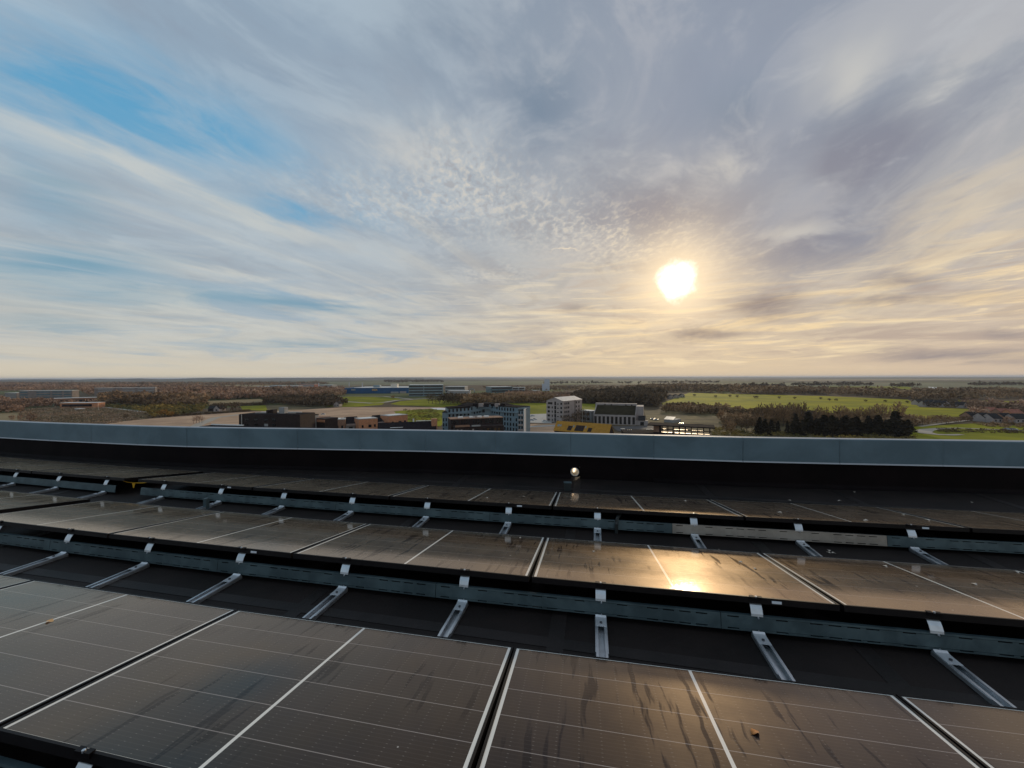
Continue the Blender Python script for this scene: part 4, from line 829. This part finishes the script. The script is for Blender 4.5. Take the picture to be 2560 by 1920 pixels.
part('wall', 'dark', t, (0, w, 0, 6, 0, h)); part('roof', 'roof', t, (-.2, w + .2, -.2, 6.2, h, h + .25)); part('roof_edge', 'edge', t, (0, w * .24, 5.4, 6.3, h + .25, h + .7))
# brick row houses
def rowhouse(px0, px1, y0_, y1_, z, label, wall, band):
    o, rz, w = site(px0, y0_, px1, y1_, z); t = thing('row_house', label, 'house', o, rz, 'brick row houses'); part('wall', wall, t, (0, w, 0, 10, 0, z)); part('roof', 'conc', t, (-.15, w + .15, -.15, 10.15, z, z + .3)); part('roof_panel', 'edge', t, (w * .08, w * .75, 1, 7, z + .31, z + .45))
    for a, c in ((.15, .24), (.5, .66), (.8, .9)): window(t, w * a, w * c, z - 5, z - 3.4)
    return t, w
rowhouse(812, 863, 1051, 1049, 11.5, 'grey brown brick row house with a white roof strip by the timber house', 'brick', 1)
rowhouse(897, 944, 1049, 1046, 11.5, 'plain orange brick row house between two dark sloping roofs', 'orange', 1)
rowhouse(972, 1019, 1041, 1037, 12.5, 'tall orange brick row house at the meadow end of the row', 'orange', 1)
def slopehouse(px0, px1, y0_, y1_, z, label):
    o, rz, w = site(px0, y0_, px1, y1_, z); t = thing('row_house', label, 'house', o, rz, 'brick row houses'); part('wall', 'grey', t, (0, w, 0, 10, 0, z)); MB().side([(-.3, z), (7, z + 3.6), (10.2, z + 1), (10.2, z + .7), (7, z + 3.2), (-.3, z - .3)], 0, w).build('roof', LM['roof'], t); part('fascia_band', 'white', t, (0, w, -.6, -.31, z - 1.2, z))
    for a, c in ((.2, .5), (.65, .8)): window(t, w * a, w * c, z - 4.2, z - 1.9)
slopehouse(865, 898, 1060, 1058, 8.5, 'dark roofed row house with a white band between grey and orange brick houses'); slopehouse(944, 977, 1055, 1052, 9.0, 'dark roofed row house with a white band beside the tall orange brick house')
o, rz, w = site(945, 1078, 1090, 1072, 8.0); t = thing('dark_gable_roof', 'wide dark roof with white edge strips and an orange brick chimney', 'house', o, rz); h = 8.0
gable_walls(t, 0, w, 0, 14, h, h + 3.4, 'dark'); gable(t, 0, w, 0, 14, h, h + 3.4, 'roof', .3); part('roof_edge', 'edge', t, (w * .0, w * .16, -.5, -.1, h + .2, h + .45), (w * .2, w * .42, 1.0, 1.8, h + 1.3, h + 1.5)); part('roof_edge', 'edge', t, (w * .66, w * .82, 7.4, 8.4, h + 3.7, h + 3.95), (w * .78, w * .95, 6.6, 7.3, h + 3.75, h + 4.0))
part('chimney', 'orange', t, (w * .93, w * 1.03, 2, 5, h - 2, h + 5.2)); part('roof_vent', 'edge', t, (w * .60, w * .625, 6, 7, h + 3.6, h + 5.2))
# white houses and village on the west side
for a, b_, y_, l_, al in ((2296, 2312, 1013, 'small white cottage at the near end of the white hamlet', 'x'), (2314, 2326, 1017, 'cream low barn on the yellow field edge', 'x'), (2327, 2343, 1014, 'white gabled house in the middle of the hamlet', 'y'), (2346, 2358, 1015, 'narrow white gabled house touching the big one', 'y'), (2357, 2376, 1017, 'big white gabled house of the hamlet', 'y'), (2408, 2418, 1020, 'white tall gable at the hamlet end by the trees', 'y')):
    house(a, b_, y_, 3.6, l_, 'white', 'slate', al, 9, None, 3.2)
for i, (a, b_, y_, w_, r_, l_) in enumerate(((2430, 2456, 1052, 'brick', 'slate', 'dark roofed village house beside the bare road tree'), (2462, 2482, 1055, 'white', 'slate', 'white walled village house with a dark roof'), (2484, 2506, 1057, 'white', 'slate', 'pale village house under bare trees'), (2478, 2500, 1038, 'white', 'red', 'red roofed village house among russet trees'),
        (2505, 2530, 1042, 'brick', 'red', 'brick village house with a rusty red roof'), (2532, 2562, 1044, 'orange', 'red', 'orange walled village house with a tall pale chimney'), (2540, 2575, 1058, 'white', 'slate', 'large white village house with a dark roof by the road'), (2515, 2538, 1056, 'brick', 'slate', 'dark village house between white ones'))):
    house(a, b_, y_, 3.4, l_, w_, r_, 'x', 9, None, 3.4)
house(2012, 2050, 1054, 4.0, 'grey walled farmhouse with a dark hipped roof behind the conifers', 'grey', 'slate', 'x', 9, None, 4.2)
for a, b_, y_, l_ in ((1600, 1612, 979, 'white gabled house on the wooded ridge'), (1700, 1712, 994, 'white farmhouse at the corner of the yellow field'), (1672, 1684, 997, 'low pale farm building below the wooded ridge'), (1684, 1698, 996, 'pale gabled barn beside the white farmhouse'), (812 + 22, 812 + 36, 1017, 'tiny white hut under the dark hedge')):
    house(a, b_, y_, 3.6, l_, 'white', 'slate', 'y', 8, None, 3)
# lamp masts and vehicles
def mast(px, base, top, label):
    o = G(px, base); h = z_at(o, top) - GZ; t = thing('lamp_mast', label, 'street lamp', o); MB().tube([(0, 0, 0), (0, 0, h)], [.16, .09], 8).build('pole', LM['metal'], t); MB().tube([(0, 0, h), (1.2, 0, h + .15), (1.9, 0, h + .1)], [.08, .1, .16], 6).build('lamp_head', LM['metal'], t)
mast(1456, 1062, 1022, 'tall street lamp between the corner block and the hall'); mast(246, 1026, 1005, 'pale mast beside the low pavilion')
def car(px, py, rz, label, m='car', group=None):
    o = G(px, py); o.z += .06; t = thing('parked_car', label, 'car', o, rz, group)
    MB().side([(-.85, .3), (.85, .3), (.88, .75), (.8, .95), (-.8, .95), (-.88, .75)], -2.1, 2.1).build('body', LM[m], t)
    b = MB(); b.prism([(-1.3, -.75), (.9, -.75), (.9, .75), (-1.3, .75)], .95, .96); i = len(b.v)
    b.v += [(-1.4, -.78, .95), (1.1, -.78, .95), (1.1, .78, .95), (-1.4, .78, .95), (-.9, -.62, 1.45), (.4, -.62, 1.45), (.4, .62, 1.45), (-.9, .62, 1.45)]; b.f += [tuple(i + k_ for k_ in q) for q in ((4, 5, 6, 7), (0, 1, 5, 4), (1, 2, 6, 5), (2, 3, 7, 6), (3, 0, 4, 7))]; b.build('cabin', LM['win'], t)
    for x in (-1.3, 1.3):
        for y in (-.8, .8): MB().tube([(x, y - .1, .32), (x, y + .1, .32)], .32, 10).build('wheel', LM['dark'], t)
for i, (px, py, rz_, l_) in enumerate(((1329, 1052, .2, 'white car parked on the forecourt by the corner block'), (1336, 1050, .3, 'second pale car behind the white forecourt car'), (1362, 1054, .1, 'white van like car beside the corner block wall'), (1331, 1041, .5, 'pale car on the road at the green field'), (2518, 1075, 0, 'white car on the loop road towards the village'), (2532, 1075.5, 0, 'second white car on the loop road'), (803, 992, .1, 'white car on the road before the russet trees'), (1640, 1051, .3, 'pale car parked by the shining metal shed'), (808, 1037, .2, 'pale van on the bare building land'), (1632, 1049, .3, 'second car by the shining metal shed'))): car(px, py, rz_, l_)

# ---------------------------------------------------------------- trees and woods
def clumps(n, size, shape, seed, thin=.5):
    g = np.random.default_rng(seed); V, F = [], []
    while len(F) < n:
        p_ = g.normal(size=3); p_ /= np.linalg.norm(p_); r_ = g.uniform(.25, 1) ** .6
        x, y, z = p_ * r_
        if shape == 'round': q = np.array([x * .5, y * .5, .56 + z * .44])
        elif shape == 'bare': q = np.array([x * .40 * (.6 + .4 * (z + 1) / 2), y * .40, .58 + z * .42])
        elif shape == 'cone': t_ = g.uniform(0, 1); a = g.uniform(0, 6.283); rr = (1 - t_) ** .85 * .27 * (.55 + .45 * g.uniform() ** .4) * (1 + .25 * math.sin(t_ * 34)); q = np.array([rr * math.cos(a), rr * math.sin(a), .06 + t_ * .94])
        else: q = np.array([x * .62, y * .62, .36 + z * .36])
        lump = .5 + .5 * math.sin(q[0] * 13 + seed) * math.sin(q[1] * 11 + seed * 2) * math.sin(q[2] * 9 + seed)
        if shape != 'cone' and g.uniform() > .35 + .65 * lump: continue
        a = g.normal(size=3); a /= np.linalg.norm(a); c = np.cross(a, g.normal(size=3)); c /= np.linalg.norm(c); s_ = size * g.uniform(.6, 1.4)
        if shape == 'bare': a = a * .5 + np.array([x, y, .8 + z]) * .8; a /= np.linalg.norm(a)
        i = len(V); V += [q - a * s_ - c * s_ * thin, q + a * s_ - c * s_ * thin * .6, q + a * s_ * 1.1 + c * s_ * thin, q - a * s_ * .8 + c * s_ * thin]; F.append((i, i + 1, i + 2, i + 3))
    return np.array(V, dtype=np.float32), np.array(F, dtype=np.int32)
def np_mesh(name, V, F, m):
    me = bpy.data.meshes.new(name); me.vertices.add(len(V)); me.vertices.foreach_set('co', V.astype(np.float32).ravel()); me.loops.add(F.size); me.loops.foreach_set('vertex_index', F.astype(np.int32).ravel())
    me.polygons.add(len(F)); me.polygons.foreach_set('loop_start', np.arange(0, F.size, F.shape[1], dtype=np.int32)); me.update(calc_edges=True); me.materials.append(m); return me
BASE = {}
def tree_base(shape, m, n, size, thin=.5):
    key = (shape, m)
    if key not in BASE: BASE[key] = [np_mesh('crown', *clumps(n, size, shape, 5 + 7 * k_, thin), LM[m]) for k_ in range(3)]
    return random.choice(BASE[key])
TRUNK = MB().tube([(0, 0, 0), (.004, .004, .3), (-.006, 0, .62), (0, 0, .85)], [.022, .016, .009, .003], 7)
for a_ in range(6): TRUNK.tube([(0, 0, .28 + .07 * a_), (.12 * math.cos(a_ * 2.4), .12 * math.sin(a_ * 2.4), .45 + .07 * a_), (.24 * math.cos(a_ * 2.4), .24 * math.sin(a_ * 2.4), .6 + .06 * a_)], [.010, .006, .002], 5)
TRUNK = TRUNK.mesh('trunk', LM['trunk'])
def tree(px, base, top, shape, m, name, label, group, wide=1.0, n=170, size=.055, thin=.5):
    o = G(px, base); h = max(1.2, z_at(o, top) - GZ); t = thing(name, label, 'tree' if 'shrub' not in name else 'shrub', o, random.uniform(0, 6.28), group)
    t.scale = (h * wide, h * wide, h); link('crown', tree_base(shape, m, n, size, thin), t); link('trunk', TRUNK, t); return t
def j(a): return random.uniform(-a, a)
for x in (1903, 1912, 1934, 1946, 1964, 1986, 2001, 2026, 2046, 2060, 2074, 2092, 2108, 2128, 2142, 2152, 2170, 2190, 2206, 2232, 2244, 2258):
    tree(x + j(6), 1086 + j(5) + (x - 1900) * .012, random.choice((1031, 1038, 1043, 1048, 1055)) + j(3) if x > 1955 else random.uniform(1044, 1054), 'cone', 'f_con', 'conifer', 'dark conifer in the thick row below the yellow field', 'dark conifers beyond the coping', (1.5 if x > 1990 else .85) + j(.3), 420, .055, .6)
for x in (1982, 2012, 2036, 2053, 2068, 2083, 2100, 2118, 2135, 2161, 2180, 2198, 2215, 2240, 2268):
    tree(x + j(5), 1076 + j(4) + (x - 1900) * .012, random.uniform(1046, 1058), 'cone', 'f_con', 'conifer', 'dark conifer in the thick row below the yellow field', 'dark conifers beyond the coping', 1.5 + j(.35), 420, .055, .6)
for x in (1905, 1922, 1940, 1958, 1972, 1985, 2002, 2045, 2060, 2100, 2118, 2140, 2158, 2175, 2190, 2205, 2245): tree(x, 1062 + j(5), (1008 if x < 2005 else 1015) + j(6) + (x > 2230) * -12, 'bare', 'f_brown', 'bare_tree', 'thin bare tree standing behind the dark conifers against the yellow field', 'bare trees behind the conifers', .95, 330, .05, .34)
for x in range(1815, 1905, 13): tree(x, 1078 + j(8), 1042 + j(7), 'bare', 'f_brown', 'bare_tree', 'bare brown tree between the glazed pavilion and the conifers', 'bare trees by the pavilion', 1, 260, .05, .32)
for x in range(2270, 2440, 12): tree(x, 1064 - (x - 2270) * .07 + j(3), 1038 + j(4), 'round', 'f_brown', 'round_tree', 'brown rounded tree along the pale path above the lawn', 'brown trees along the path', 1.1, 170, .06)
for x, y in ((1736, 990), (1789, 993), (1825, 992), (1843, 993), (1887, 995), (1892, 995), (1948, 996), (1987, 997), (2052, 998), (2073, 1001), (2090, 1002), (2164, 1004), (2213, 1005), (2268, 1007)): tree(x, y + 1, y - 6, 'round', 'f_dark', 'field_tree', 'small dark lone tree standing in the yellow field', 'lone trees in the yellow field', 1.2, 110, .08)
for x, y, tp in ((2425, 1050, 1026), (2440, 1048, 1014), (2452, 1046, 1016), (2500, 1050, 1036), (2520, 1058, 1040), (2548, 1050, 1030)): tree(x, y, tp, 'round', 'f_red', 'russet_tree', 'reddish bare tree among the village houses', 'russet village trees', 1.2, 170, .06)
for x, y, tp in ((1452, 1053, 1020), (1440, 1056, 1028), (1428, 1058, 1034), (1463, 1056, 1024), (1412, 1060, 1036)): tree(x, y + 3, tp, 'bare', 'f_dark', 'bare_tree', 'dark bare tree in front of the white corner block', 'bare trees at the corner block', 1.1, 190, .05, .3)
for x, y, tp in ((556, 1028, 1005), (588, 1030, 1004), (520, 1012, 1004), (700, 1000, 985), (665, 1012, 994)): tree(x, y, tp, 'round', 'f_dark', 'round_tree', 'dark round tree by the small white cottage and hedges', 'dark trees round the cottage', 1.0, 190, .06)
for x, y, tp in ((78, 1056, 1030), (30, 1052, 1036), (315, 1048, 1034), (50, 1050, 1036)): tree(x, y, tp, 'round', 'f_dark' if x > 200 else 'f_red', 'garden_shrub', 'dark reddish shrub at the orchard edge above the coping', 'shrubs at the orchard edge', .8, 150, .07)
for x, y, tp in ((410, 1040, 1022), (426, 1042, 1026), (398, 1038, 1026)): tree(x, y, tp, 'round', 'f_orange', 'orange_shrub', 'orange leaved shrub behind the dark hedge line', 'orange shrubs by the hedge', 1.1, 150, .07)
for x in range(484, 512, 7): tree(x, 1058 + j(4), 1040 + j(5), 'bare', 'f_red', 'bare_tree', 'small reddish bare tree beside the gravel path', 'small trees by the gravel path', 1, 120, .05, .3)
for x in range(1072, 1150, 9): tree(x, 1010 + j(2), 984 + j(4), 'round' if x > 1100 else 'bare', 'f_dark', 'tall_tree', 'tall dark bare tree on the green field before the office block', 'dark tall trees before the offices', 1.0, 190, .06, .4)
for x in range(796, 862, 8): tree(x, 990 + j(1.5), 974 + j(3), 'bare', 'f_red', 'bare_tree', 'russet bare tree in the line beside the blue store', 'russet trees beside the blue store', .9, 150, .06, .35)
tree(990 - 8, 996, 988, 'round', 'f_orange', 'orange_shrub', 'orange shrub on the grass before the blue store', None, 1.4, 120, .08)

def inside(poly, x, y):
    r_ = False; n = len(poly); k_ = n - 1
    for i in range(n):
        if (poly[i][1] > y) != (poly[k_][1] > y) and x < (poly[k_][0] - poly[i][0]) * (y - poly[i][1]) / (poly[k_][1] - poly[i][1]) + poly[i][0]: r_ = not r_
        k_ = i
    return r_
def wood(px, m, label, h=(8, 13), area=70.0, nmax=2600, quads=26, name='woods', shape='round', size=.12, thin=.55, cat='woods'):
    poly = [(p_.x, p_.y) for p_ in (G(a, b_) for a, b_ in px)]; xs = [p_[0] for p_ in poly]; ys = [p_[1] for p_ in poly]
    A_ = abs(sum(poly[i][0] * poly[i - 1][1] - poly[i - 1][0] * poly[i][1] for i in range(len(poly)))) / 2; n = int(min(nmax, A_ / area)); pts = []
    # denser towards the viewer: choose in picture rows, which keeps the far side from swallowing them all
    pxs = [q[0] for q in px]; pys = [q[1] for q in px]
    while len(pts) < n:
        if random.random() < .5: x, y = random.uniform(min(pxs), max(pxs)), random.uniform(min(pys), max(pys)); ok = inside(px, x, y); p_ = G(x, y); x, y = p_.x, p_.y
        else: x, y = random.uniform(min(xs), max(xs)), random.uniform(min(ys), max(ys)); ok = inside(poly, x, y)
        if ok: pts.append((x, y))
    T = [clumps(quads, size, shape, 31 + 5 * k_, thin) for k_ in range(5)]; VV, FF, off = [], [], 0
    c0 = np.array([pts[0][0], pts[0][1], GZ]) if pts else np.zeros(3)
    for x, y in pts:
        V, F = random.choice(T); hh_ = random.uniform(*h) * (1.35 if random.random() < .06 else 1); a = random.uniform(0, 6.28); ca, sa = math.cos(a), math.sin(a); w_ = hh_ * random.uniform(.8, 1.3)
        X = np.stack([(V[:, 0] * ca - V[:, 1] * sa) * w_ + x - c0[0], (V[:, 0] * sa + V[:, 1] * ca) * w_ + y - c0[1], V[:, 2] * hh_], 1); VV.append(X); FF.append(F + off); off += len(V)
    o = link(name, np_mesh(name, np.concatenate(VV), np.concatenate(FF), LM[m])); o.location = c0; return tag(o, label, cat, None, 'stuff')
wood([(-60, 956), (250, 957), (500, 958), (800, 957), (830, 962), (560, 966), (200, 965), (-60, 964)], 'f_brown', 'hazy brown woods far off under the low hills', (9, 15), 700, 2200, 16, size=.16)
wood([(-40, 962), (200, 965), (470, 966), (640, 975), (860, 974), (862, 989), (790, 994), (690, 996), (560, 1001), (430, 997), (400, 988), (230, 990), (180, 976), (-40, 980)], 'f_red', 'wide russet bare woods around the pale slab blocks', (9, 14), 110, 4200, 22)
wood([(440, 970), (640, 974), (860, 980), (850, 992), (680, 996), (520, 1001), (450, 990)], 'f_brown', 'brown and grey bare woods before the factories', (8, 12), 130, 1600, 22)
wood([(-40, 1006), (60, 1006), (190, 1006), (240, 1014), (150, 1018), (60, 1022), (50, 1032), (-40, 1036)], 'f_red', 'reddish scrub woods along the orchard top', (6, 9), 45, 900, 26)
wood([(250, 992), (430, 996), (520, 1001), (510, 1014), (380, 1018), (258, 1014)], 'f_brown', 'amber brown trees in front of the second slab block', (9, 13), 70, 900, 28)
wood([(265, 1018), (380, 1018), (520, 1014), (505, 1030), (440, 1038), (375, 1044), (372, 1030), (300, 1022)], 'f_olive', 'olive and orange scrub thicket before the building land', (3, 7), 30, 900, 26, 'undergrowth', 'low', .13)
wood([(50, 1026), (140, 1019), (280, 1022), (368, 1034), (368, 1046), (240, 1066), (50, 1062)], 'f_grey', 'grey brown rows of a young planted orchard above the coping', (2.0, 3.2), 9, 3000, 16, 'undergrowth', 'low', .14)
wood([(660, 1003), (700, 999), (780, 1000), (850, 1003), (864, 1013), (818, 1019), (740, 1016), (665, 1011)], 'f_dark', 'dark dense hedge wood between the two green fields', (7, 9), 35, 900, 30)
wood([(365, 1046), (372, 1043), (452, 1038), (626, 1026), (626, 1029), (455, 1041)], 'f_dark', 'dark hedge line along the bare building land', (2, 3), 8, 700, 18, 'undergrowth', 'low', .14)
wood([(520, 1014), (600, 1011), (670, 1009), (670, 1013), (600, 1016), (525, 1018)], 'f_dark', 'dark hedgerow between the tan and green fields', (3, 5), 14, 500, 18, 'undergrowth', 'low', .14)
wood([(1144, 996), (1200, 998), (1300, 996), (1365, 996), (1390, 1008), (1260, 1009), (1150, 1012)], 'f_brown', 'brown bare tree belt behind the curved apartments', (9, 12), 50, 1400, 28)
wood([(1290, 976), (1360, 984), (1420, 985), (1480, 988), (1480, 996), (1300, 996), (1250, 990)], 'f_red', 'reddish scrub among the sheds below the pale tower', (5, 8), 90, 900, 20)
wood([(1200, 968), (1350, 966), (1560, 966), (1560, 976), (1400, 978), (1220, 974)], 'f_brown', 'flat brown heath belt around the pale tower', (4, 7), 260, 900, 16, size=.16)
wood([(1440, 990), (1520, 984), (1600, 980), (1660, 985), (1658, 1003), (1640, 1018), (1560, 1014), (1500, 1012), (1430, 1008)], 'f_dark', 'dark brown woods behind the white hall', (10, 14), 55, 1500, 28)
wood([(1560, 974), (1640, 966), (1740, 968), (1900, 974), (2060, 981), (2040, 987), (1860, 985), (1720, 980), (1650, 982), (1580, 984)], 'f_brown', 'brown woods on the ridge above the yellow field', (11, 16), 160, 1400, 22)
wood([(1990, 976), (2140, 978), (2300, 986), (2420, 994), (2440, 1002), (2300, 1000), (2150, 992), (2000, 984)], 'f_brown', 'brown wood band along the far edge of the yellow field', (10, 14), 150, 1200, 22)
wood([(2280, 976), (2560, 977), (2620, 984), (2620, 998), (2500, 998), (2390, 996), (2300, 986)], 'f_brown', 'dull brown woods beyond the village', (8, 12), 170, 1200, 20)
wood([(2380, 1008), (2480, 1012), (2620, 1012), (2620, 1040), (2540, 1036), (2470, 1034), (2430, 1026)], 'f_red', 'russet gardens and trees round the village roofs', (5, 9), 60, 900, 24)
wood([(2280, 1006), (2300, 1003), (2420, 1012), (2425, 1020), (2380, 1022), (2300, 1016)], 'f_dark', 'dark garden trees round the white hamlet', (4, 7), 60, 260, 22)
wood([(1655, 1020), (1720, 1018), (1840, 1030), (1990, 1040), (1990, 1050), (1840, 1042), (1660, 1032)], 'f_brown', 'brown hedgerow along the near edge of the yellow field', (4, 8), 20, 900, 26)
wood([(1800, 1044), (1990, 1046), (2260, 1052), (2290, 1064), (2260, 1072), (2000, 1066), (1810, 1066)], 'f_brown', 'brown thicket behind the dark conifers', (4, 8), 22, 1300, 26)
wood([(1780, 1070), (1900, 1080), (2100, 1092), (2290, 1092), (2290, 1106), (1780, 1106)], 'f_olive', 'olive rough scrub just beyond the coping', (1.2, 3.5), 10, 1200, 18, 'undergrowth', 'low', .14)
wood([(2340, 1072), (2440, 1074), (2560, 1078), (2620, 1080), (2620, 1086), (2440, 1083), (2345, 1083)], 'f_dark', 'dark low hedge bed inside the loop road', (1.2, 2.4), 7, 700, 18, 'undergrowth', 'low', .14)
wood([(2430, 1060), (2620, 1062), (2620, 1072), (2480, 1070)], 'f_brown', 'brown hedge in front of the village houses', (2, 4), 14, 500, 20, 'undergrowth', 'low', .14)
wood([(1010, 1024), (1090, 1024), (1110, 1050), (1080, 1060), (1020, 1052)], 'f_olive', 'rough olive meadow with bushes by the brick row', (.8, 2.2), 8, 700, 16, 'undergrowth', 'low', .14)
wood([(960, 952), (1100, 951), (1110, 956), (960, 957)], 'f_dark', 'dark far wood above the blue store', (14, 20), 900, 300, 16, size=.16)
for k_, (x0, x1, y_, n) in enumerate(((1620, 1800, 956, 90), (1980, 2180, 963, 130), (2230, 2300, 966, 60), (2420, 2600, 962, 120), (1840, 1960, 967, 90), (1360, 1600, 958, 90))):
    wood([(x0, y_), (x1, y_ - 1), (x1, y_ + 2), (x0, y_ + 2.5)], 'f_dark', ['thin dark tree line far off above the ridge woods', 'dark tree clumps in the distant green fields', 'small dark copse on the far plain by the pond', 'dark tree line on the far plain past the village', 'dark tree line between the ridge woods and far fields', 'faint far tree line behind the pale tower'][k_], (9, 15), 30, n, 16, size=.16)
# ---------------------------------------------------------------- haze
hz = MB().box(-43000, 43000, -43000, 43000, GZ - 1, CAM_Z + 40)
hm = bpy.data.materials.new('air'); hm.use_nodes = True; nt = hm.node_tree; nt.nodes.clear(); ho = nt.nodes.new('ShaderNodeOutputMaterial'); hv = nt.nodes.new('ShaderNodeVolumePrincipled')
hv.inputs['Color'].default_value = (.80, .87, 1, 1); hv.inputs['Density'].default_value = .00005; hv.inputs['Anisotropy'].default_value = .2; nt.links.new(hv.outputs[0], ho.inputs['Volume'])
hz = hz.build('haze', hm); hz['kind'] = 'stuff'; tag(hz, 'thin pale haze over the plain', 'haze')
